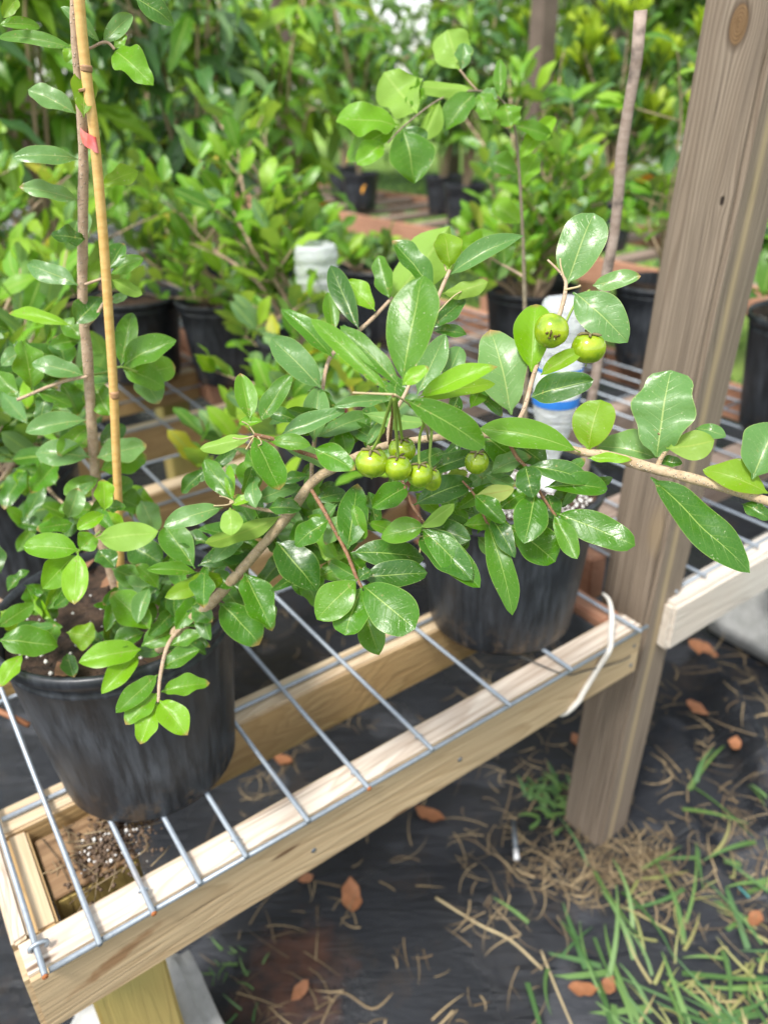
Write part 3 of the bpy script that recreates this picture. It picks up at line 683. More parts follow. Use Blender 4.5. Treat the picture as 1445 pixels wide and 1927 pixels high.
for i, (u_, n_) in enumerate(((.2, -2.45), (.55, -2.55), (.35, -3.3), (1.05, -2.5), (1.5, -2.85), (1.25, -3.4), (1.75, -1.7), (1.85, -1.3), (1.2, -2.85))):
    q = B(u_, n_, 0); lowpots.append(q); pot(q, .10, .125, .225, LP[i], group=GP, seed=20+i, seg=24)
pots3 = []
for i, n_ in enumerate((-1.5, -2.05, -2.55, -3.15, -3.6, -4.1, -4.7, -5.3, -6.0, -6.8)):
    q = B(3.12+.25*(i % 2), n_, 0); pots3.append(q)
    pot(q, .10, .125, .23, P3[i], group=GP, seed=40+i, seg=24)
tg = root('plant_tag', Vector((P7.x, P7.y, WT+.19)), 'red plastic tag lying inside the black pot behind the branch', 'plant tag')
V, Fc = lathe([(0, 0), (.026, .001), (.028, .003), (.026, .005), (0, .005)], 14); V = [(x*1.4, y*.7, z+.012) for x, y, z in V]; link('tag', mesh('tag', V, Fc), M['red'], tg)

# ------------------------------------------------------------------ inverted bottles
def bottle(c, top, R0, Ht, lab, labelz=None, tilt=(0, 0)):
    """upside-down drinking bottle: flat bottom up, neck in the soil"""
    r = root('water_bottle', Vector((c[0], c[1], top-Ht)), lab, 'bottle')
    prof = [(R0*.30, .025), (R0*.34, .045), (R0*.42, .06), (R0*.75, .095), (R0*.97, .125), (R0, .14)]
    z = .14
    lz = labelz or (9, 9)
    while z < Ht-.03:
        z += .006
        inlab = lz[0] <= z <= lz[1]
        prof.append((R0*(1.0 if inlab else 1.0-.055*(math.sin(z*260)*.5+.5)), z))
    prof += [(R0*.98, Ht-.02), (R0*.93, Ht-.006), (R0*.80, Ht), (R0*.5, Ht-.006), (R0*.15, Ht-.014), (.0005, Ht-.012)]
    V, Fc = lathe(prof, 32)
    V = [(x*(1+.04*math.cos(5*math.atan2(y, x))*(1 if z > Ht-.035 else 0)), y*(1+.04*math.cos(5*math.atan2(y, x))*(1 if z > Ht-.035 else 0)), z) for x, y, z in V]
    link('body', mesh('body', V, Fc), M['bottle'], r)
    V, Fc = lathe([(.0005, -.005), (R0*.42, -.005), (R0*.44, 0), (R0*.44, .028), (R0*.36, .03)], 24); link('cap', mesh('cap', V, Fc), M['cap'], r)
    if labelz:
        for nm, a, b, mt in (('label', lz[0]+.012, lz[1]-.005, 'label'), ('label_band', lz[0], lz[0]+.0118, 'label_blue'), ('label_band', lz[1]-.0048, lz[1], 'label_blue')):
            V, Fc = lathe([(R0+.0008, a), (R0+.0012, (a+b)/2), (R0+.0008, b)], 32); link(nm, mesh(nm, V, Fc), M[mt], r)
        # small grey print lines on the label
        for k in range(4):
            zz = lz[0]+.022+.006*k; V = []; Fc = []
            for i in range(9):
                a = -2.3+.115*i*(1 if k % 2 else .8)
                for dz in (0, .0022): V.append(((R0+.0018)*math.cos(a), (R0+.0018)*math.sin(a), zz+dz))
            Fc = [[2*i, 2*i+2, 2*i+3, 2*i+1] for i in range(8)]; link('print_line', mesh('print_line', V, Fc), M['label_grey'], r)
    return r
q = at_z(1032, 905, WT+.235); zb = at_y(1043, 563, q.y)
bt = bottle(q, zb.z, .0295, zb.z-(WT+.215), 'clear upturned water bottle with white label and blue band in the perlite pot', labelz=(.135, .185))
q = Vector((P8.x+.02, P8.y-.05, 0)); zb = at_y(592, 458, q.y); q.x = zb.x
bottle(q, zb.z, .046, zb.z-(WT+.2), 'tall clear upturned plastic bottle behind the fruiting branch, without a label')

# ------------------------------------------------------------------ fruiting cherry tree
ct = root('cherry_tree', Vector((P1.x, P1.y, WT+.2)), 'young cherry tree with green fruit, leaning out of the big front pot', 'potted tree')
branch(ct, [(300, 1222, .72, 13), (345, 1178, .70, 13), (395, 1138, .675, 12.5), (440, 1088, .655, 12.5), (500, 1020, .635, 12), (548, 962, .615, 12), (590, 905, .60, 11.5), (640, 876, .585, 10.5), (680, 855, .575, 9.5), (735, 836, .565, 9), (800, 826, .557, 8.5), (870, 819, .552, 8), (950, 820, .547, 8), (1020, 832, .541, 8), (1095, 850, .533, 9.5), (1150, 858, .527, 11), (1215, 878, .52, 12.5), (1330, 908, .505, 12), (1460, 948, .488, 11)], 'bark', 'main_branch', 12, 8)
tw = [
 ([(640, 882, .586, 6), (600, 862, .583, 5.5), (560, 848, .58, 5), (520, 828, .575, 5), (478, 818, .57, 5)], 'twig'),
 ([(548, 968, .614, 6), (515, 962, .61, 5), (480, 956, .605, 4), (432, 944, .60, 3.5)], 'bark'),
 ([(586, 922, .60, 5), (608, 958, .592, 5), (625, 990, .585, 4.5), (652, 1040, .575, 4.5), (670, 1085, .565, 4.5), (682, 1108, .56, 4)], 'twig'),
 ([(586, 905, .603, 5), (588, 860, .606, 5), (597, 790, .612, 5), (606, 735, .62, 5), (620, 675, .63, 5), (655, 640, .635, 5), (700, 600, .645, 5), (738, 560, .655, 4)], 'stem'),
 ([(733, 838, .565, 5), (731, 812, .563, 5), (740, 780, .56, 5), (765, 735, .565, 4.5), (790, 670, .575, 4.5), (812, 590, .585, 4.5), (830, 545, .59, 5), (846, 508, .592, 4.5)], 'stem'),
 ([(958, 820, .546, 5), (985, 772, .55, 5.5), (1003, 708, .555, 5.5), (1025, 650, .557, 5), (1053, 590, .56, 5.5), (1064, 545, .562, 5), (1060, 520, .562, 3.5), (1030, 488, .562, 2.5)], 'stem'),
 ([(952, 822, .546, 4.5), (972, 860, .541, 5), (990, 880, .538, 4), (1018, 930, .535, 3.5), (1046, 972, .533, 3.5)], 'twig'),
 ([(738, 842, .565, 4.5), (752, 890, .562, 4), (775, 950, .557, 4), (798, 985, .555, 3.5), (800, 1010, .553, 3)], 'twig'),
 ([(870, 905, .56, 2.5), (893, 932, .557, 3), (912, 975, .553, 3), (920, 990, .55, 3)], 'twig'),
 ([(352, 1172, .70, 5), (318, 1210, .685, 5), (302, 1270, .665, 4.5), (298, 1322, .65, 3.5)], 'stem'),
 ([(1236, 880, .519, 7), (1246, 858, .517, 6), (1262, 838, .515, 5)], 'bark'),
 ([(1254, 852, .516, 2.5), (1246, 825, .514, 2), (1238, 815, .513, 1.8)], 'twig'),
 ([(1110, 545, .56, 2.5), (1092, 560, .56, 3), (1080, 575, .56, 3), (1058, 620, .556, 3)], 'greenstem'),
 ([(1061, 522, .562, 2.5), (1055, 500, .562, 2.2), (1054, 486, .562, 2.5)], 'paletwig'),
 ([(1062, 545, .561, 3), (1085, 540, .56, 2.5), (1092, 537, .56, 3)], 'paletwig'),
 ([(740, 742, .45, 3), (690, 740, .452, 2.6), (664, 739, .455, 3)], 'paletwig'),
 ([(742, 742, .45, 3), (775, 765, .47, 2.6), (800, 800, .50, 2.6), (806, 826, .555, 3)], 'paletwig'),
 ([(740, 744, .45, 3), (738, 780, .49, 3.5), (733, 836, .56, 4)], 'twig'),
 ([(480, 818, .57, 2), (468, 800, .568, 1.5), (455, 793, .566, 2)], 'paletwig'),
 ([(478, 820, .57, 2), (456, 826, .568, 1.5), (438, 824, .566, 2)], 'paletwig'),
 ([(478, 822, .57, 2), (470, 834, .568, 1.5), (463, 846, .566, 2)], 'paletwig'),
 ([(484, 820, .57, 2), (492, 835, .568, 1.5), (470, 842, .566, 1.6)], 'paletwig'),
 ([(440, 944, .60, 2), (425, 936, .598, 1.5), (413, 934, .596, 1.7)], 'paletwig'),
 ([(440, 944, .60, 2), (428, 950, .598, 1.5), (402, 952, .596, 1.7)], 'paletwig'),
 ([(800, 1008, .553, 2), (792, 1022, .551, 1.5), (790, 1040, .55, 1.9)], 'paletwig'),
 ([(800, 1008, .553, 2), (782, 1010, .551, 1.5), (776, 1000, .55, 1.7)], 'paletwig'),
 ([(812, 600, .585, 2), (850, 560, .588, 1.4), (868, 548, .59, 1.6)], 'paletwig'),
 ([(840, 510, .592, 2), (834, 490, .592, 1.8), (831, 470, .592, 2.4)], 'paletwig'),
]
for pts, mt in tw: branch(ct, pts, mt, 'twig', 7, 5)
LV = [  # base, tip, width, depth, colour, options
 (816,549,738,452,48,.59,'dark',{}),(731,571,846,425,88,.66,'lime',dict(flip=True,ob=.6)),(845,504,833,438,52,.592,'olive',dict(wave=.2)),(848,516,985,443,40,.592,'pale',dict(ob=.42,tip=.8,wave=.03)),
 (833,552,918,530,32,.59,'olive',dict(wave=.15,flip=True)),(809,619,875,562,32,.59,'dark',{}),(815,622,878,629,24,.60,'dark',{}),
 (757,722,797,518,90,.452,'mid',dict(wave=.02,fold=.18,bend=.1,ob=.55,tilt=.35)),(752,726,640,613,38,.455,'mid',dict(fold=.4)),(733,740,585,600,36,.455,'mid',dict(wave=.04)),
 (677,622,622,499,40,.63,'dark',dict(fold=.3,wave=.03)),(706,585,652,527,42,.64,'lime',dict(wave=.22)),(733,560,712,480,34,.65,'mid',{}),(625,672,530,583,34,.62,'wet',{}),
 (604,729,510,635,54,.612,'pale',dict(wave=.03,ob=.5)),(627,628,617,549,28,.66,'mid',{}),(470,790,452,702,37,.568,'mid',dict(wave=.02,tip=.75,ob=.45)),(490,792,549,705,38,.57,'mid',dict(fold=.3,wave=.05)),
 (494,793,450,796,18,.57,'lime',{}),(474,820,376,845,28,.572,'lime',dict(flip=True)),(478,823,526,922,50,.568,'wet',dict(wave=.05,tip=.5)),(505,830,585,838,30,.575,'mid',dict(wave=.06)),
 (520,830,632,882,30,.585,'pale',{}),(590,843,669,884,46,.575,'wet',dict(wave=.15,bend=.1)),(530,818,650,771,34,.585,'pale',dict(fold=.35,ob=.45)),(590,832,600,728,46,.605,'pale',dict(wave=.05)),
 (562,792,502,776,28,.61,'dark',{}),(598,822,703,780,34,.60,'pale',dict(ob=.45,fold=.25)),(737,752,628,765,24,.59,'pale',{}),(683,777,800,795,32,.57,'mid',dict(flip=True,bend=.3)),
 (762,751,912,842,60,.45,'mid',dict(wave=.03,fold=.25,bend=.2,tilt=.3)),(787,748,936,690,40,.475,'lime',dict(fold=.4,wave=.06)),(790,750,932,722,34,.485,'olive',dict(fold=.3,wave=.1)),
 (785,742,838,628,48,.56,'pale',dict(wave=.06)),(835,722,865,652,40,.575,'pale',{}),(757,724,806,690,28,.448,'lime',{}),
 (1066,535,1117,400,80,.563,'pale',dict(wave=.05,fold=.12,ob=.55,tip=.55,tilt=.3)),(1115,537,1206,519,34,.565,'pale',dict(fold=.2,ob=.45)),(1078,550,1181,644,76,.553,'pale',dict(wave=.05,fold=.08,ob=.5,tilt=.35)),
 (1000,700,1008,572,62,.557,'lime',dict(fold=.5,curl=-.3)),(1017,706,1095,660,30,.55,'olive',dict(fold=.4)),(1000,746,1117,715,52,.55,'dark',dict(ob=.42,wave=.06)),
 (962,780,922,620,86,.56,'pale',dict(wave=.16,freq=1.8,fold=.12,ob=.5,tilt=.3)),(1092,851,902,806,56,.53,'mid',dict(wave=.2,freq=1.3,bend=.3,fold=.3)),(1107,847,1130,752,64,.53,'olive',dict(wave=.0,fold=.06,ob=.55,tip=.45,tilt=.3)),
 (1237,862,1118,840,54,.535,'pale',dict(wave=.22,freq=1.4)),(1105,862,1190,865,18,.525,'lime',{}),(1236,860,1262,696,92,.517,'pale',dict(wave=.14,freq=2.6,fold=.05,ob=.55,tip=.4,tilt=.3)),
 (1253,843,1344,828,54,.51,'olive',dict(wave=.03,fold=.1,bend=.25,flip=True,ob=.6)),(1308,806,1366,822,28,.52,'pale',{}),(1240,868,1284,872,20,.525,'dark',{}),(1415,902,1462,795,72,.49,'pale',dict(wave=.1)),
 (1445,928,1322,884,50,.49,'olive',dict(wave=.28,freq=1.2)),(1224,898,1411,1078,76,.515,'dark',dict(wave=.10,freq=1.6,ob=.5,tip=.7,fold=.15)),(1395,948,1450,978,30,.50,'dark',{}),
 (996,877,1111,907,42,.535,'dark',dict(ob=.5,wave=.04)),(1025,917,1143,920,42,.533,'wet',dict(wave=.04,ob=.58)),(1007,928,986,1023,64,.53,'wet',dict(fold=.08,wave=.02,tilt=.4)),
 (1047,966,1195,1027,58,.53,'wet',dict(fold=.12,wave=.06,ob=.55,tip=.5)),(1042,968,1086,1052,36,.527,'mid',dict(wave=.1)),(988,877,1003,937,46,.532,'dark',dict(wave=.12)),(955,985,1045,1057,74,.55,'wet',dict(ob=.6,wave=.06)),
 (916,985,964,1158,46,.545,'mid',dict(wave=.26,freq=1.5,fold=.1)),(925,975,969,1050,34,.54,'dark',{}),(893,932,950,985,36,.545,'wet',{}),(893,932,968,920,30,.548,'yellow',dict(wave=.1,flip=True)),
 (940,957,990,925,32,.56,'wet',{}),(885,917,976,868,54,.575,'pale',{}),(905,817,972,866,58,.56,'wet',dict(fold=.05)),(975,837,1027,876,44,.555,'dark',{}),(1030,930,1047,978,34,.55,'dark',{}),
 (792,993,903,1106,52,.548,'wet',dict(wave=.04,fold=.2)),(790,1000,888,1092,60,.556,'dark',dict(wave=.1)),(790,994,855,948,26,.545,'lime',dict(fold=.5,flip=True)),(800,990,717,1012,44,.548,'mid',dict(fold=.1)),
 (790,987,886,1015,46,.565,'dark',{}),(778,951,889,907,48,.56,'dark',dict(wave=.05)),(805,890,893,856,36,.565,'dark',dict(ob=.5)),(880,915,905,897,26,.57,'pale',{}),(835,900,880,889,20,.57,'yellow',{}),
 (654,1034,673,910,56,.565,'dark',dict(wave=.03,fold=.16,ob=.45,tip=.75)),(618,980,556,1028,42,.58,'wet',dict(ob=.45,tip=.7)),(660,1041,798,1052,48,.565,'dark',dict(wave=.05,ob=.5)),(680,1088,804,1078,48,.56,'dark',dict(wave=.06,bend=.1)),
 (673,1090,596,1166,64,.548,'mid',dict(ob=.55,fold=.1,wave=.04)),(680,1106,649,1196,68,.552,'wet',dict(ob=.58,fold=.1,tip=.45)),(683,1103,781,1184,80,.546,'wet',dict(ob=.6,fold=.1,tip=.42,wave=.05)),(688,1160,713,1233,50,.60,'mid',dict(wave=.05)),
 (675,1090,698,1073,22,.55,'dark',{}),(766,915,700,955,44,.56,'wet',dict(wave=.06)),(520,1020,597,1112,66,.63,'dark',dict(wave=.12)),(460,1078,510,1182,54,.64,'wet',dict(wave=.18)),(413,1135,488,1214,56,.655,'dark',dict(wave=.12)),
 (490,1120,512,1188,34,.66,'mid',{}),(372,1065,478,1032,42,.645,'dark',dict(wave=.06,bend=.25)),(425,1085,310,1125,36,.66,'olive',dict(bend=.25)),(367,1070,311,990,54,.64,'mid',dict(wave=.04,ob=.6)),(372,1078,276,1072,24,.645,'mid',{}),
 (440,1106,395,1078,32,.655,'dark',{}),(420,955,308,991,38,.60,'pale',dict(wave=.12,bend=.2)),(433,955,435,1008,42,.595,'lime',dict(fold=.1,ob=.45,tip=.8,flip=True)),(437,950,482,934,17,.60,'lime',{}),
 (440,942,384,865,38,.61,'mid',dict(ob=.5)),(438,942,432,875,18,.61,'lime',{}),(478,932,458,868,40,.615,'mid',dict(wave=.2)),(530,970,386,1022,34,.62,'olive',dict(flip=True,bend=.3)),(480,942,562,912,32,.61,'pale',{}),
 (505,957,567,958,30,.60,'dark',{}),(590,942,652,928,30,.61,'dark',{}),(600,1008,650,1048,40,.63,'lime',dict(flip=True)),(597,1087,692,1050,48,.64,'mid',{}),(560,1000,620,1050,60,.65,'dark',{}),(520,945,600,985,40,.64,'pale',{}),
 (265,1222,148,1247,46,.70,'lime',dict(fold=.35,bend=.2)),(262,1232,191,1306,40,.705,'lime',{}),(285,1187,209,1115,48,.70,'mid',dict(ob=.5)),(266,1216,352,1180,48,.695,'mid',{}),(272,1190,215,1215,36,.71,'mid',{}),
 (300,1258,376,1222,32,.675,'mid',{}),(304,1302,395,1286,32,.665,'mid',dict(bend=.25,ob=.45)),(297,1270,218,1342,38,.665,'mid',dict(ob=.5)),(297,1305,236,1364,40,.66,'mid',dict(ob=.5)),(298,1322,264,1401,40,.655,'lime',dict(wave=.1)),
 (300,1318,353,1384,46,.65,'lime',dict(wave=.15)),(320,1215,388,1188,24,.68,'mid',{}),(325,1172,405,1164,30,.69,'dark',{}),(287,1178,248,1108,46,.72,'mid',{}),(330,1150,290,1100,40,.72,'mid',{}),(360,1140,400,1170,34,.68,'dark',{}),
 (148,1036,44,1028,46,.66,'lime',dict(wave=.02,fold=.25)),(147,1040,140,1138,46,.66,'lime',dict(fold=.2,wave=.03)),(150,1036,179,1008,40,.665,'mid',{}),(140,1045,80,1108,52,.675,'lime',{}),(182,1012,298,1000,56,.65,'lime',dict(wave=.08,fold=.08,flip=True)),
 (196,968,145,996,28,.66,'lime',{}),(196,962,194,902,28,.655,'lime',dict(ob=.5)),(203,958,237,954,20,.67,'mid',{}),(-2,1205,109,1217,50,.68,'mid',dict(wave=.06)),(-4,1180,64,1136,32,.70,'mid',{}),
 (125,1190,179,1200,46,.73,'olive',dict(fold=-.1,ob=.6)),(65,1195,118,1180,30,.74,'mid',{}),(200,1142,231,1170,32,.75,'lime',{}),(238,1025,306,1062,50,.74,'dark',{}),(185,1035,216,1068,34,.72,'dark',{}),(210,1070,300,1110,40,.74,'mid',{}),
 (126,1230,140,1275,28,.73,'dark',{}),(30,1160,90,1130,34,.76,'mid',{}),(0,1150,40,1180,34,.74,'olive',{}),(250,1120,330,1085,40,.74,'pale',{}),(230,1090,300,1060,36,.76,'dark',{}),
]
for (bx, by, tx, ty, w, d, mt, k) in LV: leaf(ct, bx, by, tx, ty, w, d, mt, **k)
AX = [(600,980,.63,8,70,110),(700,960,.585,5,60,90),(560,1060,.655,8,70,120),(470,1010,.64,7,60,110),(850,965,.575,6,60,100),(930,900,.57,5,60,90),(1000,905,.55,3,50,80),(640,780,.62,7,60,100),(690,825,.60,5,50,90),
 (300,1090,.72,8,60,100),(230,1150,.735,5,50,90),(100,1150,.75,5,50,100),(60,1225,.72,4,50,90),(420,1030,.66,6,60,100),(380,1110,.69,8,60,100),(320,1140,.72,7,60,90),(880,760,.585,5,60,100),(760,905,.58,4,60,90),(890,1000,.565,4,60,90),
 (60,980,.85,5,60,110),(120,1010,.80,4,60,110),(40,900,.88,4,60,110),(100,885,.84,3,60,110),(60,780,.84,4,60,110),(280,950,.82,3,60,90),(110,700,.80,5,60,100),(20,620,.84,5,60,110),(580,930,.63,7,50,90),(640,960,.60,5,50,90),(500,880,.61,4,50,80),(820,870,.575,4,50,80),(1090,930,.56,3,50,80),(690,1080,.575,3,50,80),(180,1220,.74,6,40,70),(320,1200,.71,5,45,75),(40,1110,.76,6,50,90),(150,980,.72,6,50,90),(400,880,.66,4,60,90),(720,690,.60,4,60,100),(850,690,.60,3,60,90),(1020,1000,.56,3,60,90)]
ra = random.Random(99)
for (cx, cy, d, n_, l0, l1) in AX:
    for _ in range(n_):
        a = ra.uniform(0, 6.28); bx, by = cx+ra.gauss(0, 22), cy+ra.gauss(0, 16); Lp = ra.uniform(l0, l1)
        leaf(ct, bx, by, bx+Lp*math.cos(a), by+Lp*.8*math.sin(a), Lp*ra.uniform(.26, .42), d+ra.uniform(-.012, .02), ra.choice(['dark', 'dark', 'mid', 'wet', 'pale', 'lime' if d > .7 else 'dark']), wave=ra.uniform(.08, .3), tilt=ra.uniform(-.1, 1.2), lat=ra.uniform(-1.2, 1.2))
# fruit
def cherry(px, py, wpx, hpx, d, stalk, face=None, scar=False):
    c = P(px, py, d); R_ = wpx*.53/F_PX*d; Hh = hpx*.53/F_PX*d
    o = link('cherry', None, loc=c-ct.location, parent=ct)
    V = []; Fc = []; ns_, nr = 32, 18
    for i in range(nr+1):
        ph = math.pi*i/nr
        for k in range(ns_):
            a = 2*math.pi*k/ns_
            lobe = 1-.05*(.5+.5*math.cos(3*a+px))**3*math.sin(ph)**.5
            r = math.sin(ph)**.86*lobe; z = math.cos(ph); z -= .16*math.exp(-(ph/.42)**2); z += .07*math.exp(-((math.pi-ph)/.35)**2)
            V.append((r*R_*math.cos(a), r*R_*math.sin(a), z*Hh*.98))
    for i in range(nr):
        for k in range(ns_): Fc.append([i*ns_+k, (i+1)*ns_+k, (i+1)*ns_+(k+1) % ns_, i*ns_+(k+1) % ns_])
    me = mesh('cherry', V, Fc); me.materials.append(M['cherry'])
    o.name = 'cherry'; bpy.data.objects.remove(o); o = bpy.data.objects.new('cherry', me); COL.objects.link(o); o.parent = ct
    up = ZD if face is None else face.normalized()
    R = up.to_track_quat('Z', 'Y').to_matrix().to_4x4(); R.translation = c-ct.location; o.matrix_local = R
    # withered calyx on top, style at the bottom
    parts = []
    rs = random.Random(int(px))
    for k in range(5):
        a = k*1.256+rs.uniform(-.2, .2); e1 = Vector((math.cos(a), math.sin(a), 0))
        pts = [e1*R_*.05+ZD*Hh*.84, e1*R_*.25+ZD*Hh*.93, e1*R_*.5+ZD*Hh*.93, e1*R_*rs.uniform(.6, .78)+ZD*Hh*rs.uniform(.74, .95)]
        parts.append(tube(pts, [R_*.05, R_*.085, R_*.10, R_*.03], 5))
    V, Fc, uv = merge(parts); link('calyx', mesh('calyx', V, Fc), M['calyx'], o)
    pts = [ZD*(-Hh*.9), ZD*(-Hh*1.08)+RT*R_*.03, ZD*(-Hh*1.22)+RT*R_*.06]
    V, Fc, uv = tube(pts, [R_*.05, R_*.035, R_*.045], 6); link('style', mesh('style', V, Fc), M['greenstem'], o)
    if scar:
        for (a0, a1) in (((-.36, -.14), (-.20, -.20)), ((-.24, -.06), (-.22, -.24)), ((.0, .04), (-.05, -.38)), ((-.05, -.38), (-.16, -.50)), ((.14, -.30), (.42, -.36)), ((.14, -.40), (.34, -.50)), ((.40, -.20), (.46, -.36))):
            pts = []
            vd = (CP-c).normalized()
            for t_ in (0, .33, .66, 1):
                x_ = a0[0]+(a1[0]-a0[0])*t_ + .03*math.sin(t_*5); y_ = a0[1]+(a1[1]-a0[1])*t_
                zz = math.sqrt(max(.05, 1-x_*x_-y_*y_)); q = (RT*x_ + UP*y_ + vd*zz).normalized()*(R_*1.0); q = R.to_3x3().transposed() @ q; q.z *= Hh/R_*.98; pts.append(q)
            V, Fc, uv = tube(pts, [R_*.03, R_*.08, R_*.06, R_*.03], 5); link('scar', mesh('scar', V, Fc), M['scar'], o)
    if stalk:
        top = c + up*Hh*.82
        pts = [(*top, 0)] + [(*P(a, b, dd), 0) for a, b, dd in stalk]; sp = spline(pts, 5)
        V, Fc, uv = tube([Vector(q[:3])-ct.location for q in sp], [.0009+.0004*(i/len(sp)) for i in range(len(sp))], 6)
        link('stalk', mesh('stalk', V, Fc), M['greenstem'], ct)
    return o
cherry(700, 870, 60, 54, .500, [(714, 822, .485), (728, 780, .468), (740, 745, .452)])
cherry(757, 846, 50, 44, .515, [(755, 815, .505), (750, 780, .48), (742, 746, .453)])
cherry(749, 880, 49, 47, .498, [(748, 845, .49), (744, 790, .47), (741, 747, .452)])
cherry(790, 893, 48, 46, .505, [(788, 860, .504), (790, 820, .50), (797, 790, .485), (770, 760, .468)])
cherry(813, 902, 34, 44, .52, [(808, 870, .515), (810, 835, .515), (812, 808, .52), (806, 790, .50)])
cherry(897, 870, 44, 42, .535, [(900, 845, .538), (898, 825, .545)])
cherry(1037, 622, 62, 62, .540, None, face=(ZD*.5+FW*.8), scar=True)
cherry(1107, 654, 62, 56, .545, [(1108, 618, .55), (1109, 600, .552), (1100, 568, .556)])
# ------------------------------------------------------------------ upright shoot of the same tree
Y1 = P1.y+.02
def at_stem(px, py, y=Y1): return depth(at_y(px, py, y))
YS = .70
pts = [(222, 1120), (205, 1060), (190, 1010), (183, 930), (176, 850), (170, 760), (164, 660), (158, 610), (155, 540), (156, 450), (156, 380), (157, 300), (155, 240), (152, 190), (146, 120), (142, 60), (140, -20)]
sp = [(*at_y(px, py, YS-.03*(i/16)), .0056-.0022*i/16) for i, (px, py) in enumerate(pts)]
sp = spline(sp, 5); V, Fc, uv = tube([L(ct, q[:3]) for q in sp], [q[3]*(1+.12*mnoise.noise(Vector(q[:3])*70)) for q in sp], 10, wob=.05)
link('upright_stem', mesh('upright_stem', V, Fc), M['stem'], ct)
def sd_(px, py, off=0): return at_stem(px, py, YS-.02)+off
US = [
 ([(150, 92), (170, 90), (190, 80), (204, 80), (216, 92)], 'stem', 3.5, 0), ([(162, 615), (180, 595), (196, 570), (212, 560)], 'stem', 4, 0), ([(160, 535), (180, 528), (206, 520)], 'stem', 3.5, 0),
 ([(165, 708), (130, 715), (90, 728), (50, 745), (33, 752)], 'stem', 4, 0), ([(168, 706), (200, 700), (228, 690), (260, 700)], 'greenstem', 3, .02), ([(190, 1000), (150, 1035), (146, 1040)], 'greenstem', 3, -.04), ([(192, 990), (196, 965), (198, 955)], 'greenstem', 3, -.03),
 ([(125, 1195), (70, 1170), (0, 1130), (-20, 1120)], 'stem', 5, -.01), ([(225, 1105), (250, 1130), (300, 1150)], 'stem', 4, 0)]
for pts, mt, r, off in US: branch(ct, [(a, b, sd_(a, b, off), r) for a, b in pts], mt, 'twig', 7, 5)
UL = [
 (142,91,-4,70,26,'mid',dict(bend=.25),0),(190,81,114,12,26,'pale',{},.01),(194,80,249,27,28,'pale',dict(fold=.4,wave=.1),0),(217,95,289,160,52,'lime',dict(fold=.3,ob=.45),0),(157,220,158,127,38,'olive',dict(fold=.3,ob=.5),-.02),
 (144,213,53,168,42,'pale',dict(wave=.12),0),(151,300,23,297,36,'pale',dict(bend=.3,wave=.06),0),(190,353,260,321,34,'olive',dict(bend=.3),0),(148,376,36,351,32,'pale',dict(wave=.15,bend=.2),0),(160,450,96,442,32,'dark',dict(wave=.3),0),
 (147,536,50,497,38,'pale',dict(bend=.2),0),(136,613,16,589,26,'lime',dict(wave=.12,fold=.4),0),(141,610,190,560,44,'dark',dict(wave=.1),-.01),(206,519,270,485,36,'mid',dict(ob=.6),0),(204,508,233,457,30,'dark',{},0),
 (208,525,268,554,28,'lime',dict(flip=True),0),(208,568,240,557,20,'pale',{},.02),(255,-4,329,48,40,'dark',dict(ob=.4,tip=.8),0),(216,92,237,63,20,'mid',{},0),(32,-4,6,33,22,'olive',{},0),(-4,46,76,50,22,'mid',dict(bend=.3),0),(143,80,124,117,22,'lime',{},.01),
 (158,706,60,683,36,'pale',dict(wave=.14,bend=.2),0),(163,790,48,813,40,'pale',dict(wave=.12,bend=.2),0),(170,861,67,852,50,'pale',dict(wave=.04,ob=.5),0),(228,687,249,588,38,'mid',dict(wave=.08),0),(232,690,332,640,54,'mid',{},0),
 (176,722,206,782,52,'mid',{},.03),(66,735,137,766,26,'mid',{},0),(183,861,276,836,46,'pale',{},0),(188,885,277,858,44,'mid',{},.01),(157,612,200,560,30,'dark',{},.01),(150,470,166,400,24,'pale',{},.01),(232,695,310,728,44,'mid',{},.02),
 (262,705,330,690,50,'mid',{},.03),(60,735,40,640,40,'mid',{},0),(35,750,-5,700,34,'mid',{},0),(100,728,75,800,30,'dark',{},.02),(190,840,235,800,34,'dark',{},.03),(170,800,110,860,34,'mid',{},.03),(186,900,120,930,36,'mid',{},.01),
 (187,930,250,905,36,'mid',{},.02),(180,960,110,960,34,'mid',{},.03),(205,930,270,960,40,'mid',{},.04),(262,702,300,760,44,'pale',{},.05),(0,690,45,660,34,'pale',{},.05),(158,640,120,600,36,'mid',{},.04),(150,640,95,650,30,'mid',{},.05)]
for (bx, by, tx, ty, w, mt, k, off) in UL: leaf(ct, bx, by, tx, ty, w, sd_(bx, by, off), mt, **k)
# bamboo cane and tape
bc = root('bamboo_cane', Vector(at_y(228, 1112, YS-.035)), 'golden bamboo cane standing in the big front pot beside the upright stem', 'cane')
ck = [(228, 1130), (225, 1000), (219, 860), (213, 720), (205, 600), (197, 480), (187, 360), (176, 240), (165, 160), (154, 60), (147, -30)]
nodes = [742, 170]
sp = spline([(*at_y(px, py, YS-.035), .0040) for px, py in ck], 6)
V, Fc, uv = tube([L(bc, q[:3]) for q in sp], [q[3] for q in sp], 12); link('shaft', mesh('shaft', V, Fc), M['bamboo'], bc)
for (px, py) in ((216, 742), (163, 128), (158, 168)):
    a = at_y(px, py+7, YS-.035); b = at_y(px-1, py-7, YS-.035)
    if py == 168: a = at_y(px+2, py+3, YS-.035); b = at_y(px, py-3, YS-.035)
    V, Fc, uv = tube([L(bc, a), L(bc, a+(b-a)*.3), L(bc, a+(b-a)*.5), L(bc, a+(b-a)*.7), L(bc, b)], [.0041, .0046, .0043, .0047, .0041], 12); link('node', mesh('node', V, Fc), M['bamboo_node'], bc)
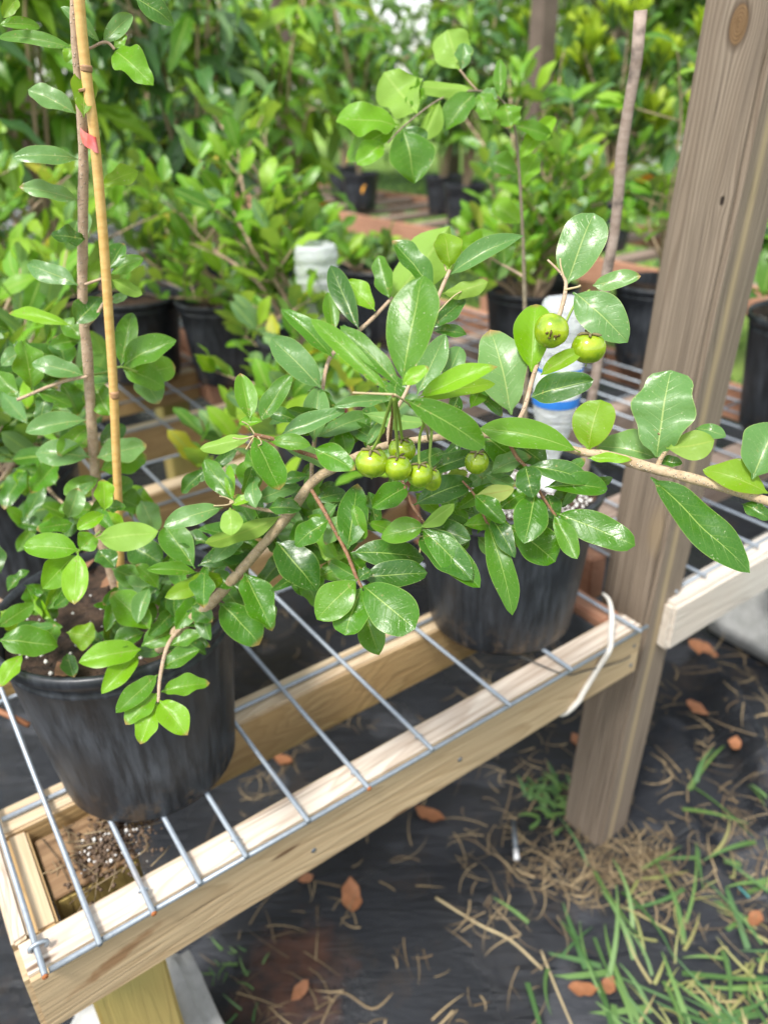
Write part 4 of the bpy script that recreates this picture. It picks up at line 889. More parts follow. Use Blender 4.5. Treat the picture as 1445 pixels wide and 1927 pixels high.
tp = root('flagging_tape', at_y(168, 262, YS-.035), 'pink plastic tape tying the upright stem to the bamboo cane', 'tape')
cA, cB = at_y(157, 258, YS-.02), at_y(176, 262, YS-.035); V = []; N_ = 28
mid = (cA+cB)/2; hx = (cB-cA)*.5
for i in range(N_):
    a = 2*math.pi*i/N_; ex = hx.normalized()*(hx.length+.0056)*math.cos(a); ey = Vector((0, 1, 0))*.0068*math.sin(a)
    for dz in (-.0058, 0, .0058): V.append(L(tp, mid+ex+ey*(1+.12*math.sin(5*a+dz*400))+ZD*(dz - .0035*math.cos(a))))
Fc = []
for i in range(N_):
    j = (i+1) % N_
    for k in range(2): Fc.append([3*i+k, 3*j+k, 3*j+k+1, 3*i+k+1])
link('band', mesh('band', V, Fc), M['tape'], tp)
#@@BUSHES
# ------------------------------------------------------------------ bushes and trees in pots
PROTO = {}
def proto(kind, shape, i):
    key = (kind, shape, i)
    if key in PROTO: return PROTO[key]
    rs = random.Random(hash(shape) % 7 + i*11 if False else len(shape)*31+i*11)
    if shape == 'cherry': a = dict(Wd=rs.uniform(.34, .48), ob=.5, fold=rs.uniform(.1, .35), bend=rs.uniform(.05, .3), wave=rs.uniform(.03, .2), tip=.68)
    elif shape == 'mango': a = dict(Wd=rs.uniform(.19, .25), ob=.45, fold=rs.uniform(.15, .35), bend=rs.uniform(.3, .8), wave=rs.uniform(.1, .35), freq=3, tip=.8)
    elif shape == 'tuft': a = dict(Wd=rs.uniform(.22, .30), ob=.58, fold=rs.uniform(.1, .3), bend=rs.uniform(.1, .4), wave=.05, tip=.7)
    else: a = dict(Wd=rs.uniform(.38, .48), ob=.48, fold=rs.uniform(.1, .3), bend=rs.uniform(.1, .4), wave=.12, tip=.75)
    V, Fc, uv = leaf_arrays(1.0, ns=8, nt_=4 if shape != 'tuft' else 2, seed=i+5, **a)
    me = mesh('leaf', V, Fc, uv); me.materials.append(LM[kind]); PROTO[key] = me; return me
def basis(d, up):
    x = d.normalized(); z = (up - x*up.dot(x))
    z = z.normalized() if z.length > 1e-4 else x.orthogonal().normalized(); y = z.cross(x)
    return Matrix((x, y, z)).transposed()
def bush(name, lab, cat, base, targets, size, kinds, shape='cherry', twigs=6, tl=(.08, .2), gap=.028, droop=0., up=.55, cap=150, group=None, seed=0, rad=.006, stem='stem', start=.3, tips=None, extra=None, z0=None):
    """targets: world end points of the main stems"""
    rs = random.Random(seed+100)
    base = Vector(base); base.z = WT+.2 if z0 is None else z0
    r = root(name, base, lab, cat, group)
    leaves = []
    def rv(): return Vector((rs.gauss(0, 1), rs.gauss(0, 1), rs.gauss(0, 1))).normalized()
    sparts = []
    for ti, T in enumerate(targets):
        T = Vector(T); b0 = base + Vector((rs.uniform(-.02, .02), rs.uniform(-.02, .02), -.02))
        d = T-b0; m1 = b0 + d*.33 + ZD*d.length*.10 + rv()*.02; m2 = b0 + d*.68 + ZD*d.length*.08 + rv()*.025
        if droop: m2 += ZD*droop*.2
        sp = [Vector(q) for q in spline([tuple(b0), tuple(m1), tuple(m2), tuple(T)], 8)]
        V, Fc, uv = tube([q-base for q in sp], [rad*(1-.65*i/len(sp)) for i in range(len(sp))], 7); sparts.append((V, Fc))
        n = len(sp)
        for k in range(twigs+1):
            f = start + (1-start)*k/max(1, twigs); i = min(n-1, int(f*(n-1))); o = sp[i]
            t = (sp[min(n-1, i+1)]-sp[max(0, i-1)]).normalized()
            if k == twigs: dr = t; ln = tl[1]*.5
            else:
                dr = (t*.4 + rv()*1.0); dr.z = abs(dr.z)*.5 + up*.6; dr.normalize(); ln = rs.uniform(*tl)
            q = [o, o+dr*ln*.5 + rv()*ln*.06, o+dr*ln + rv()*ln*.12 - ZD*droop*ln]
            V, Fc, uv = tube([p-base for p in q], [rad*.35, rad*.27, rad*.18], 5); sparts.append((V, Fc))
            m_ = max(2, int(ln/gap)); whorl = shape in ('mango', 'tuft', 'broad')
            for j in range(m_):
                g_ = (j+1)/m_ if not whorl else 1-.35*(j/m_)
                pos = q[0]+(q[2]-q[0])*g_ if g_ > .5 else q[0]+(q[1]-q[0])*g_*2
                for sgn in ((-1, 1) if not whorl else (1,)):
                    side = dr.cross(ZD); side = side.normalized() if side.length > .1 else rv()
                    if whorl: ld = (rv() + dr*.5); ld.z = ld.z*.4 - droop*1.4 + (.9 if shape == 'tuft' else .1)
                    else: ld = side*sgn*.8 + dr*.55 + rv()*.55 + ZD*(up*.9-droop)
                    leaves.append((pos, ld.normalized(), rs.uniform(size[0], size[1]), rs.choices(list(kinds), list(kinds.values()))[0], False))
        if tips:
            for j in range(tips[1]):
                ld = rv(); ld.z = abs(ld.z)+.9; leaves.append((T+rv()*.02+ZD*.05, ld.normalized(), rs.uniform(size[0], size[1])*.95, tips[0], True))
    V, Fc = merge(sparts); link('stems', mesh('stems', V, Fc), M[stem], r)
    # nearest leaves singly, the rest in one piece
    rs.shuffle(leaves); leaves.sort(key=lambda q: round(depth(q[0]), 1))
    rest = {}
    for i, (pos, ld, L_, kd, _) in enumerate(leaves):
        nrm = (ZD*1.0 + rv()*.75 - FW*.25).normalized(); Rm = basis(ld, nrm); me = proto(kd, shape, rs.randrange(5))
        if i < cap:
            o = bpy.data.objects.new('leaf', me); COL.objects.link(o); o.parent = r
            mw = (Rm @ Matrix.Diagonal((L_, L_, L_))).to_4x4(); mw.translation = pos-base; o.matrix_local = mw
        else: rest.setdefault(kd, []).append((me, Rm, L_, pos-base))
    if rest:
        VV = []; FF = []; UV = []; mats = []; mi = []; off = 0
        for kd, lst in rest.items():
            mats.append(LM[kd])
            for me, Rm, L_, pos in lst:
                nv = len(me.vertices); co = np.empty(nv*3, dtype=np.float32); me.vertices.foreach_get('co', co); co = co.reshape(-1, 3)
                VV.append(co @ (np.array(Rm).T*L_) + np.array(pos))
                fa = np.empty(len(me.polygons)*4, dtype=np.int32); me.polygons.foreach_get('vertices', fa); FF.append(fa.reshape(-1, 4)+off); off += nv
                u_ = np.empty(len(me.loops)*2, dtype=np.float32); me.uv_layers[0].data.foreach_get('uv', u_); UV.append(u_.reshape(-1, 2)); mi += [len(mats)-1]*len(me.polygons)
        me = bpy.data.meshes.new('foliage'); A = np.concatenate(VV); me.from_pydata(A.tolist(), [], np.concatenate(FF).tolist())
        l = me.uv_layers.new(name='UVMap'); l.data.foreach_set('uv', np.concatenate(UV).ravel())
        for m_ in mats: me.materials.append(m_)
        me.polygons.foreach_set('material_index', mi); me.polygons.foreach_set('use_smooth', [True]*len(mi)); me.update()
        link('foliage', me, None, r, kind='stuff')
    return r
CH = {'b_mid': 5, 'b_lime': 2, 'b_grey': 3}
CHL = {'b_mid': 5, 'b_lime': 4, 'b_grey': 2, 'b_yellow': .15}
MG = {'b_dark': 5, 'b_mid': 2.5, 'b_grey': 2, 'b_lime': .8}
def T3(*a): return [P(*q) for q in a]
bush('cherry_bush', 'low leafy bush in the black pot behind the front pot, filling the left picture edge', 'shrub', PA, T3((60, 640, 1.10), (130, 800, .98), (-10, 830, .95), (110, 540, 1.2), (20, 560, 1.15), (100, 930, .92), (10, 720, 1.1), (70, 860, .98)), (.052, .078), CH, twigs=5, tl=(.04, .11), seed=1, cap=290, start=.25)
bush('cherry_bush', 'leafy bush in the far left pot, with orange touches at its foot', 'shrub', PB, T3((30, 420, 1.6), (120, 340, 1.7), (220, 440, 1.65), (-10, 560, 1.5), (90, 500, 1.5), (180, 560, 1.55), (-30, 320, 1.6)), (.055, .082), CHL, twigs=7, tl=(.08, .18), gap=.04, seed=2, cap=200)
bush('cherry_bush', 'sparse pale-leaved bush in the pot right behind the fruiting branch', 'shrub', P7, T3((470, 720, 1.30), (560, 660, 1.35), (430, 860, 1.2), (700, 850, 1.15), (520, 880, 1.1)), (.055, .08), {'b_mid': 3, 'b_lime': 3, 'b_yellow': .5, 'b_grey': 2}, twigs=4, tl=(.05, .11), seed=3, cap=200)
bush('cherry_bush', 'full light green bush with bare pale stems left of the tall clear bottle', 'shrub', P8+Vector((-.02, .03, 0)), T3((415, 235, 1.75), (500, 270, 1.85), (385, 330, 1.7), (545, 360, 1.85), (500, 500, 1.65), (450, 300, 1.65), (340, 400, 1.6), (500, 610, 1.5), (450, 420, 1.6)), (.055, .085), CHL, twigs=8, tl=(.05, .11), gap=.045, seed=4, cap=290, start=.25)
bush('cherry_bush', 'mid green bush between the bamboo cane and the fuller light bush', 'shrub', PF, T3((290, 390, 2.1), (350, 440, 2.0), (260, 470, 2.0), (400, 520, 1.95), (320, 410, 2.2), (330, 560, 1.85), (470, 640, 1.8)), (.058, .085), CHL, twigs=6, tl=(.08, .17), gap=.042, seed=5, cap=200)
bush('slim_tree', 'slim tree with pinkish trunk and whippy branches behind the blue-banded bottle', 'potted tree', PK, T3((920, 330, 2.0), (1050, 300, 2.05), (960, 170, 2.15), (1090, 230, 2.1), (880, 230, 2.15), (1110, 360, 2.0), (900, 450, 1.95), (1010, 400, 1.95), (1085, 440, 1.95), (920, 540, 1.9), (960, 470, 1.85), (1060, 350, 2.0)), (.058, .085), CHL, twigs=9, tl=(.05, .12), gap=.042, seed=6, cap=290, start=.3, rad=.008)
bush('cherry_bush', 'small bush in the pot hidden by the tall clear bottle', 'shrub', PJ, T3((700, 500, 2.4), (640, 490, 2.4)), (.055, .082), CHL, twigs=4, tl=(.06, .14), seed=7, cap=120)
bush('broadleaf_tree', 'broad dark-leaved young tree in the large pot at the right picture edge', 'potted tree', PR, T3((1440, 480, 1.6), (1475, 560, 1.55), (1500, 420, 1.6)), (.09, .14), {'b_mid': 3, 'b_dark': 3}, shape='broad', twigs=3, tl=(.05, .10), seed=8, cap=100, z0=WT+.24)
# the light-leaved plant of the perlite pot, with its mottled stake
lp = root('light_leaved_tree', Vector((P2.x, P2.y, WT+.215)), 'young tree in the perlite pot, its long twig carrying big light leaves', 'potted tree')
YL = P2.y+.03
def dl(px, py): return depth(at_y(px, py, YL))
branch(lp, [(985, 930, dl(985, 930), 6), (990, 700, dl(990, 700), 5.5), (987, 560, dl(987, 560), 5), (983, 430, dl(983, 430), 4), (975, 300, dl(975, 300), 3.5), (966, 230, dl(966, 230), 3), (943, 187, dl(943, 187), 2.6), (898, 170, .82, 2.4), (835, 182, .80, 2.2), (765, 232, .78, 2), (730, 268, .77, 1.8)], 'greybark', 'stem', 8, 6)
branch(lp, [(898, 170, .82, 2.5), (880, 150, .815, 2.5), (865, 130, .81, 2.5)], 'stem', 'twig', 6, 4)
branch(lp, [(985, 520, dl(985, 520), 4), (950, 500, 1.0, 3), (915, 480, 1.0, 2.5)], 'stem', 'twig', 6, 4)
for (bx, by, tx, ty, w, d, mt, k) in [
 (864,130,842,55,62,.81,'lime',dict(ob=.6,tip=.5,flip=True)),(868,132,873,80,24,.81,'pale',{}),(888,165,780,160,26,.80,'lime',dict(flip=True,wave=.15)),(785,212,722,135,60,.785,'lime',dict(wave=.25,flip=True,ob=.55)),(800,185,768,175,32,.79,'mid',dict(wave=.3)),
 (750,235,632,228,52,.775,'lime',dict(wave=.25)),(745,240,650,305,46,.775,'mid',{}),(722,268,672,310,34,.77,'lime',{}),(757,242,780,345,66,.77,'mid',dict(fold=.3,tip=.8)),(760,238,790,300,40,.775,'dark',{}),(828,188,795,262,30,.79,'lime',dict(flip=True)),
 (892,175,838,245,40,.80,'mid',dict(wave=.12)),(900,175,925,225,34,.80,'mid',dict(wave=.2)),(905,172,935,185,20,.81,'pale',{}),(943,187,940,110,18,.84,'mid',{}),(950,195,960,240,40,.84,'mid',{}),(968,235,1040,260,24,.88,'mid',{}),(966,228,945,200,18,.86,'olive',{}),
 (975,300,1045,220,26,.9,'lime',{}),(978,330,920,300,30,.92,'mid',{}),(978,350,1010,290,30,.92,'lime',{}),(915,480,860,455,40,.98,'lime',{}),(915,482,900,430,36,.98,'lime',{}),(950,500,940,440,34,1.0,'mid',{}),(978,420,930,380,34,.97,'lime',{})]: leaf(lp, bx, by, tx, ty, w*1.25, d, mt, **k)
stk = root('plant_stake', at_z(1092, 925, WT+.22), 'mottled grey stake leaning in the perlite pot beside the big post', 'stake')
q0 = at_z(1092, 925, WT+.21); q1 = at_y(1206, 18, q0.y-.03)
pts = [q0+(q1-q0)*t for t in np.linspace(0, 1, 14)]
V, Fc, uv = tube([L(stk, p) + Vector((.002*math.sin(i*1.7), 0, 0)) for i, p in enumerate(pts)], [.0062*(1+.05*math.sin(i*2.1)) for i in range(14)], 10); link('shaft', mesh('shaft', V, Fc), M['stake'], stk)

# mango trees and the rest of the nursery behind
def up_targets(q, hs, sp, n, seed):
    rs = random.Random(seed); return [Vector((q.x+rs.uniform(-sp, sp), q.y+rs.uniform(-sp, sp), WT+.2+rs.uniform(*hs))) for _ in range(n)]
names_m = ['dark mango tree with hanging leaves, first behind the bamboo cane', 'dark mango tree with long drooping leaves behind the light bush', 'mango tree with drooping leaves at the far left back of the bench', 'drooping mango tree left of the thin brown post', 'mango tree with dark hanging leaves above the tall clear bottle', 'mango tree seen between the tape and the thin post']
gi = 'mango trees with long hanging leaves in the rows behind'
for i, q in enumerate(lowpots[:6]):
    bush('mango_tree', names_m[i], 'potted tree', q, up_targets(q, (.35, 1.10), .22, 7, 50+i), (.15, .24), MG if i not in (1, 4) else {'b_lime': 4, 'b_mid': 4}, shape='mango', twigs=5, tl=(.06, .14), gap=.016, droop=.55, cap=180, seed=50+i, rad=.008, stem='bark', start=.35, group=gi)
for i, q in enumerate(lowpots[6:]):
    bush('citrus_tree', ['glossy-leaved young tree beside the mottled stake', 'light green low leafy tree just left of the big post', 'glossy-leaved young tree at the back of the far bench'][i], 'potted tree', q, up_targets(q, (.25, .65), .13, 4, 70+i), (.06, .10), {'b_mid': 4, 'b_lime': 3, 'b_dark': 2}, shape='broad', twigs=5, tl=(.06, .13), gap=.022, cap=120, seed=70+i, stem='bark')
nm3 = ['mango tree behind the big post on the far bench', 'tufted tree with bright tips next to the big post, on the far bench', 'tufted tree with yellow-green tips behind the mottled stake', 'tufted shrub with glowing tips above the light leaves', 'mango tree on the far bench behind the light-leaved twig', 'tall mango tree behind the two small black pots', 'mango tree on the far bench, left of the thin post', 'mango tree far behind the pink tape', 'mango tree far behind the bamboo cane', 'far mango tree at the left end of the row']
for i, q in enumerate(pots3):
    if i in (1, 2, 3): bush('tufted_tree', nm3[i], 'potted tree', q, up_targets(q, (.25, .72), .26, 15, 90+i), (.09, .14), {'b_dark': 5, 'b_mid': 2, 'b_grey': 1}, shape='tuft', twigs=5, tl=(.05, .12), gap=.012, cap=150, seed=90+i, rad=.009, stem='bark', tips=('tip', 30), start=.45)
    else: bush('mango_tree', nm3[i], 'potted tree', q, up_targets(q, (.55, 1.25), .25, 7, 90+i), (.14, .22), {'b_dark': 4, 'b_mid': 3, 'b_lime': 1.2}, shape='mango', twigs=6, tl=(.08, .16), gap=.018, droop=.5, cap=150, seed=90+i, rad=.01, stem='bark', group=gi, start=.4)
# taller trees planted behind the far bench
gt = 'trees standing beyond the far bench'
def tree(q, h, w_, n, lab, kinds, seed, size=(.12, .22)):
    r = root('tree', q, lab, 'tree', gt); rs = random.Random(seed); parts = []
    V, Fc, uv = tube([Vector((0, 0, 0)), Vector((.05, 0, h*.25)), Vector((-.04, .05, h*.55)), Vector((0, 0, h*.9))], [.11*h/5, .085*h/5, .06*h/5, .02], 10); parts.append((V, Fc))
    cl = []
    for i in range(16):
        a = rs.uniform(0, 6.28); z = h*rs.uniform(.18, .98); rr_ = w_*rs.uniform(.35, 1.0)*(1-.35*abs(z/h-.55)); e = Vector((rr_*math.cos(a), rr_*math.sin(a), z)); cl.append((e, w_*rs.uniform(.28, .5)))
        V, Fc, uv = tube([Vector((0, 0, max(.2, z*.6))), e*.5+Vector((0, 0, z*.35)), e], [.03*h/5, .02*h/5, .006], 6); parts.append((V, Fc))
    V, Fc = merge(parts); link('trunk', mesh('trunk', V, Fc), M['trunk'], r)
    rg = np.random.default_rng(seed); c_ = np.array([list(e) for e, _ in cl]); s_ = np.array([k for _, k in cl]); id_ = rg.integers(0, len(cl), n)
    d = rg.normal(size=(n, 3)); d /= np.linalg.norm(d, axis=1, keepdims=True); pos = c_[id_]+d*(s_[id_]*rg.random(n)**.4)[:, None]*np.array([1, 1, .75])
    pos[:, 2] = np.maximum(pos[:, 2], .15)
    ax = rg.normal(size=(n, 3)); ax[:, 2] -= .3; ax /= np.linalg.norm(ax, axis=1, keepdims=True)
    nr_ = rg.normal(size=(n, 3))*.6+np.array([0, 0, 1]); y = np.cross(nr_, ax); y /= np.linalg.norm(y, axis=1, keepdims=True)+1e-9
    Ls = rg.uniform(size[0], size[1], n)[:, None]; z = np.cross(ax, y)
    P0 = pos; P1 = pos+ax*Ls*.5+y*Ls*.2+z*Ls*.04; P2_ = pos+ax*Ls-z*Ls*.08; P3 = pos+ax*Ls*.5-y*Ls*.2+z*Ls*.04
    V = np.stack([P0, P1, P2_, P3], 1).reshape(-1, 3); F_ = np.arange(4*n).reshape(-1, 4)
    uvq = np.tile(np.array([[0, .5], [.5, 1], [1, .5], [.5, 0]]), (n, 1))
    me = mesh('crown', V, F_, uvq); ks = list(kinds)
    for k in ks: me.materials.append(LM[k])
    me.polygons.foreach_set('material_index', rg.choice(len(ks), n, p=np.array(list(kinds.values()))/sum(kinds.values())).astype(np.int32))
    link('crown', me, None, r)
TT = [(-9, 12, 5.5, 2.6, 'bushy tree at the far left beyond the lawn'), (-5.5, 9.5, 4.2, 2.0, 'bright tree behind the mango rows, left'), (-3.2, 13, 6, 2.8, 'large tree beyond the lawn behind the thin brown post'), (-.9, 10.5, 4.4, 2.0, 'tree beyond the lawn above the light bush'), (1.2, 13, 6, 2.8, 'large tree beyond the lawn behind the central post'), (2.9, 10.5, 4.0, 1.7, 'tree behind the yellow-tipped shrubs'),
      (5.2, 12, 5.5, 2.6, 'tree beyond the lawn behind the mottled stake'), (7.5, 10, 5, 2.4, 'tree beyond the lawn behind the big post'), (10, 13, 6, 3, 'far tree beyond the right picture edge'), (-7, 17, 7.5, 3.6, 'tall far tree, left of the middle'), (-1.5, 18, 8, 3.8, 'tall far tree in the middle'), (4.5, 18, 8, 3.8, 'tall far tree, right of the middle'), (10, 18, 8, 3.8, 'tall far tree behind the house'), (-13, 16, 8, 4, 'tall far tree at the left end')]
for i, (x, y, h, w_, lb) in enumerate(TT):
    tree(Vector((x, y, -.02)), h, w_, 3600 if y < 15 else 2600, lb, [{'b_mid': 3, 'b_lime': 5, 'b_dark': 1}, {'b_mid': 4, 'b_dark': 2, 'b_grey': 5}][i % 2], 300+i, (.16, .30) if y < 15 else (.25, .42))
# white house glimpsed under the trees
hs_ = root('house', Vector((5.6, 15, -.02)), 'white sided house glimpsed between the trees left of the big post', 'house')
lumber('wall', Vector((3.6, 15, 1.2)), Vector((8.6, 15, 1.2)), .2, 2.5, M['house'], hs_); lumber('roof', Vector((3.3, 15, 2.6)), Vector((8.9, 15, 2.6)), 1.6, .3, M['roof'], hs_)
for x in (4.4, 5.8, 7.2):
    w0 = lumber('window', Vector((x, 14.88, 1.3)), Vector((x+.8, 14.88, 1.3)), .05, .9, M['window'], hs_); 
# ------------------------------------------------------------------ litter, grass, leaves on the ground
def blades(n, fn, name, mat, lab, cat, hw=(.0015, .003), ln=(.03, .09), flat=.2, curve=.6, seed=0, seg=5):
    rs = random.Random(seed); V = []; Fc = []
    for i in range(n):
        p = fn(rs)
        if p is None: continue
        a = rs.uniform(0, 6.28); d = Vector((math.cos(a), math.sin(a), rs.uniform(*flat) if isinstance(flat, tuple) else rs.uniform(-.05, flat))).normalized()
        Lg = rs.uniform(*ln); w = rs.uniform(*hw); p = Vector((p[0], p[1], ground_z(p)+.002)); q = p.copy(); base = len(V); cur = rs.uniform(-curve, curve)
        for k in range(seg+1):
            s = d.cross(ZD); s = s.normalized() if s.length > .05 else RT
            ww = w*(1-(k/seg)**2*.85); V.append(tuple(q-s*ww)); V.append(tuple(q+s*ww + ZD*ww*.4))
            q = q + d*(Lg/seg); d = (d + s*cur/seg + ZD*(-.5*curve/seg if flat_up(flat) else rs.uniform(-.12, .12))).normalized(); q.z = max(q.z, .006 + ground_lo)
        for k in range(seg): b = base+2*k; Fc.append([b, b+2, b+3, b+1])
    return link(name, mesh(name, V, Fc), M[mat], label=lab, cat=cat, kind='stuff')
def flat_up(f): return isinstance(f, tuple)
ground_lo = .006
def pix_area(x0, y0, x1, y1, dens=None):
    def f(rs):
        px, py = rs.uniform(x0, x1), rs.uniform(y0, y1)
        if dens is not None and rs.random() > dens(px, py): return None
        return at_z(px, py, 0.01)
    return f
nz = lambda px, py, s=90: max(0, mnoise.noise(Vector((px/s, py/s, 3))) + .25)
blades(1700, pix_area(850, 1150, 1560, 1750, lambda x, y: nz(x, y)*1.6*(1 if x > 980 else .4)), 'straw', 'straw', 'dry straw and dead roots scattered over the black ground cloth', 'straw', (.0004, .0016), (.02, .11), .12, 1.3, 1)
blades(420, pix_area(380, 1450, 1000, 1990, lambda x, y: nz(x, y, 70)*1.2), 'straw', 'straw', 'sparse dead roots on the cloth below the front rail', 'straw', (.0005, .0016), (.02, .10), .10, 1.6, 2)
blades(230, lambda rs: at_z(rs.gauss(1150, 90), rs.gauss(1625, 38), .01), 'straw', 'straw', 'thick tuft of dry straw round the foot of the grey post', 'straw', (.0007, .0020), (.03, .08), .3, 1.6, 3)
blades(500, pix_area(450, 1150, 1100, 1500, lambda x, y: nz(x, y, 60)), 'straw', 'straw', 'dead stems on the dark cloth under the benches', 'straw', (.0008, .0016), (.03, .08), .1, 1.6, 4)
def gr(px, py): return max(0, min(1, ((px-1000)/500 + (py-1560)/420)*.75 - .2))*(.4+nz(px, py, 50))
blades(330, pix_area(960, 1480, 1560, 2000, gr), 'grass', 'grass', 'long green grass blades creeping over the cloth at lower right', 'grass', (.0024, .0050), (.07, .17), (.05, .55), .7, 5, 8)
blades(170, pix_area(1200, 1640, 1560, 2000, gr), 'grass', 'grass_y', 'yellowed grass blades mixed into the green at lower right', 'grass', (.0015, .003), (.04, .10), (.1, .7), .9, 6, 7)
blades(26, pix_area(390, 1790, 500, 1990), 'grass', 'grass', 'small weeds beside the concrete block at lower left', 'grass', (.0012, .0024), (.015, .04), (.3, 1.), .9, 7, 5)
blades(40, lambda rs: at_z(rs.gauss(1035, 25), rs.gauss(1510, 25), .01), 'grass', 'grass', 'weeds left of the grey post foot', 'grass', (.003, .006), (.02, .06), (.3, 1.), .9, 8, 5)
blades(14000, lambda rs: B(rs.uniform(3.3, 9), rs.uniform(-12, 1), 0), 'grass', 'grass', 'bright lawn grass beyond the ground cloth', 'grass', (.006, .012), (.08, .16), (.6, 1.4), .8, 9, 3)
# a few long single blades and runners
def runner(pts, lab, mat='straw', r=.0016):
    t = root('dry_stalk', at_z(*pts[0], .012), lab, 'stalk')
    sp = spline([(*at_z(a, b, .014), 0) for a, b in pts], 5); V, Fc, uv = tube([L(t, q[:3]) for q in sp], r, 6); link('stalk', mesh('stalk', V, Fc), M[mat], t)
runner([(820, 1690), (900, 1740), (960, 1770), (1020, 1825)], 'long dry stalk lying on the cloth below the rail, pointing at the grass', 'paletwig', .0022)
runner([(1018, 1790), (1050, 1870), (1080, 1940)], 'short dry stalk branching off by the grass', 'paletwig', .0018)
runner([(740, 1870), (700, 1900), (640, 1870), (600, 1940)], 'curled dry root near the rusty mud patch', 'straw', .002)
t = root('teal_string', at_z(1340, 1620, .01), 'teal string lying on the cloth fold at right', 'string')
sp = spline([(*at_z(a, b, .02), 0) for a, b in ((1340, 1620), (1365, 1650), (1395, 1675), (1410, 1690))], 4); V, Fc, uv = tube([L(t, q[:3]) for q in sp], .0016, 6); link('strand', mesh('strand', V, Fc), M['teal'], t)
t = root('white_tube', at_z(970, 1612, .02), 'short white-tipped black tube standing by the straw, left of the grass', 'tube')
a, b = at_z(972, 1618, .02), at_z(966, 1545, .03); V, Fc, uv = tube([L(t, a), L(t, a+(b-a)*.25)], .005, 10); link('tip', mesh('tip', V, Fc), M['white'], t)
V, Fc, uv = tube([L(t, a+(b-a)*.27), L(t, b)], .0045, 10); link('pipe', mesh('pipe', V, Fc), M['steel'], t)
t = root('red_stick', at_z(20, 1350, BT), 'thin salmon-coloured stick poking out beside the front pot, below its rim', 'stick')
a, b = at_z(-20, 1330, BT+.01), at_z(55, 1365, BT-.01); V, Fc, uv = tube([L(t, a), L(t, b)], .0038, 8); link('stick', mesh('stick', V, Fc), M['deadleaf'], t)
# dead leaves
DL = [(838, 1550, 42, 'round orange dead leaf below the middle of the rail'), (660, 1660, 46, 'pointed orange dead leaf under the rail, biggest there'), (562, 1668, 20, 'tiny round orange dead leaf left of the pointed one'), (1345, 1265, 40, 'salmon dead leaf right of the post near the concrete block'), (1330, 1360, 30, 'dead orange leaf half way down beside the post'),
      (1075, 1390, 24, 'small orange dead leaf left of the post'), (1125, 1870, 38, 'rust brown dead leaf among the grass blades'), (1152, 1845, 30, 'narrow rust dead leaf standing among the grass'), (1410, 1750, 30, 'dead orange leaf in the grass at the right edge'),
      (550, 1895, 30, 'dull red dead leaf by the muddy patch'), (780, 1275, 22, 'small dead leaf seen between the mesh and the pot'), (515, 1430, 28, 'dead leaf seen through the mesh right of the big pot'), (1375, 1425, 26, 'reddish dead leaf at right below the block'), (945, 1130, 20, 'dead leaf in the dark under the bench')]
def dead_leaf(p, Ls, lab, mat, par=None, z=None, yaw=None, seed=0):
    V, Fc, uv = leaf_arrays(Ls, Ls*.55, ns=8, nt_=4, fold=.15, bend=-.25, wave=.15, seed=seed, tip=.7); rs = random.Random(seed)
    o = link('fallen_leaf', mesh('fallen_leaf', V, Fc, uv), M[mat], label=lab, cat='leaf', group='dead leaves')
    o.location = Vector((p.x, p.y, (ground_z(p)+.012) if z is None else z)); o.rotation_euler = (rs.uniform(-.3, .3), rs.uniform(-.3, .1), rs.uniform(0, 6.28) if yaw is None else yaw)
for i, (px, py, s_, lb) in enumerate(DL):
    p = at_z(px, py, .01); dead_leaf(p, s_/F_PX*depth(p)*1.5, lb, 'deadleaf', seed=i)
SL = [(270, 1245, 60, 'long brown dead leaf on the soil at the front of the big pot'), (190, 1110, 45, 'brown dead leaf on the soil beside the cherry stem'), (160, 1075, 40, 'olive dead leaf lying behind the lime leaves on the soil'), (240, 1180, 38, 'small brown dead leaf in the middle of the big pot soil'), (110, 1250, 50, 'brown dead leaf by the front rim of the big pot')]
for i, (px, py, s_, lb) in enumerate(SL):
    p = at_z(px, py, WT+.225); dead_leaf(p, s_/F_PX*depth(p)*1.2, lb, 'brownleaf', z=WT+.228, seed=40+i)
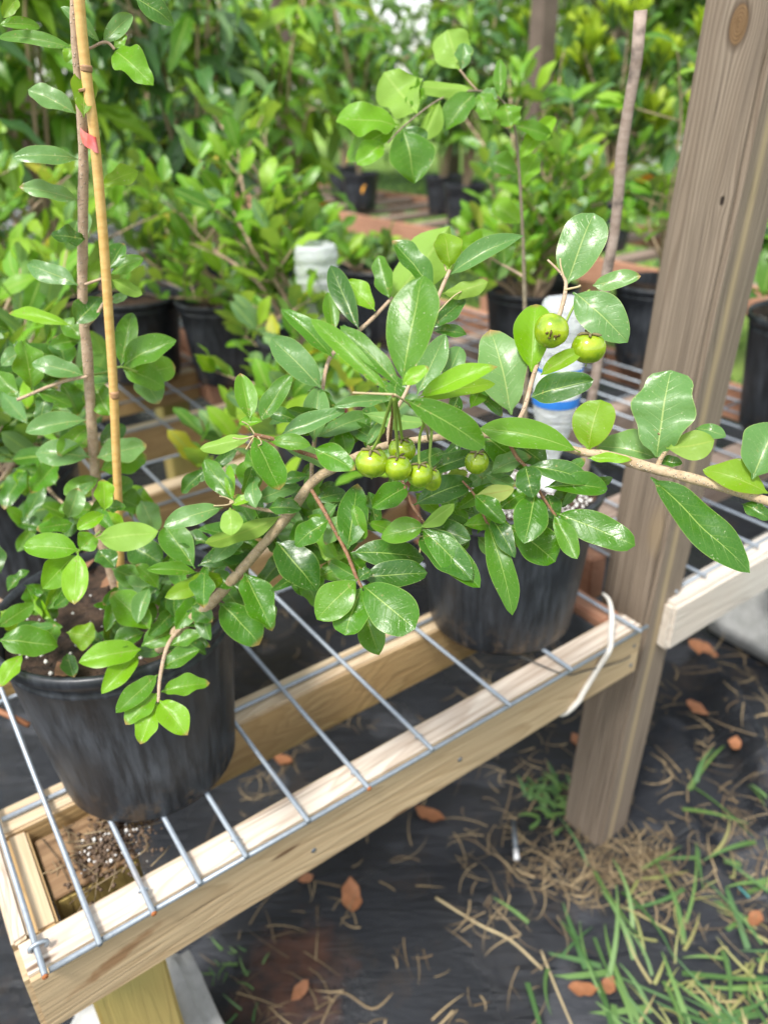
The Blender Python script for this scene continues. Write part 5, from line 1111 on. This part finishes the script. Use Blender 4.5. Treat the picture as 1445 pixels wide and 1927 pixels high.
# orange leaf glimpsed near the post and a few coloured bits behind
for i, (px, py, d, s_, lb) in enumerate(((1245, 325, 3.0, .16, 'orange mango leaf hanging left of the big post'), (625, 378, 2.2, .11, 'yellow-orange leaf tip beside the thin stem behind the bottle'), (690, 345, 3.6, .08, 'small orange leaf on a black pot rim across the aisle'))):
    p = P(px, py, d); V, Fc, uv = leaf_arrays(s_, s_*.28, ns=8, nt_=4, fold=.2, bend=.2, seed=i); o = link('orange_leaf', mesh('orange_leaf', V, Fc, uv), M['orange'], label=lb, cat='leaf')
    o.location = p; o.rotation_euler = (.6, .5, 2.4+i)
# spilled soil and roots under the big pot, and on the cut leg top
t = root('spilled_soil', B(.06, -.66, WT), 'clump of spilled soil and roots at the left foot of the big pot', 'soil'); rs = random.Random(4); parts = []; per = []
for i in range(750):
    a = rs.gauss(0, 1); b_ = rs.gauss(0, 1); q = B(.060+a*.022, -.632+b_*.018, 0); on = rs.random()
    z = WT-.0145 + max(0, .012*(1-(a*a+b_*b_)/4))*rs.random()+.002
    s_ = rs.uniform(.0008, .0034); q.z = z
    vv = [L(t, q + Vector(d)*s_*rs.uniform(.6, 1.4)) for d in ((1, 0, 0), (-1, 0, 0), (0, 1, 0), (0, -1, 0), (0, 0, 1), (0, 0, -1))]
    (per if rs.random() < .10 else parts).append((vv, [[0, 2, 4], [2, 1, 4], [1, 3, 4], [3, 0, 4], [2, 0, 5], [1, 2, 5], [3, 1, 5], [0, 3, 5]]))
V, Fc = merge(parts); link('soil_crumbs', mesh('soil_crumbs', V, Fc), M['brownsoil'], t, kind='stuff')
V, Fc = merge(per); link('perlite', mesh('perlite', V, Fc), M['perlite'], t, kind='stuff')
parts = []
for i in range(60):
    p = B(.05+rs.gauss(0, .025), -.635+rs.gauss(0, .02), WT-.013+rs.uniform(0, .006)); d = Vector((rs.gauss(0, 1), rs.gauss(0, 1), rs.gauss(0, .3)))*.012
    parts.append(tube([L(t, p), L(t, p+d+Vector((.003, 0, .002))), L(t, p+d*2)], .0006, 4))
V, Fc, uv = merge(parts); link('roots', mesh('roots', V, Fc), M['straw'], t, kind='stuff')
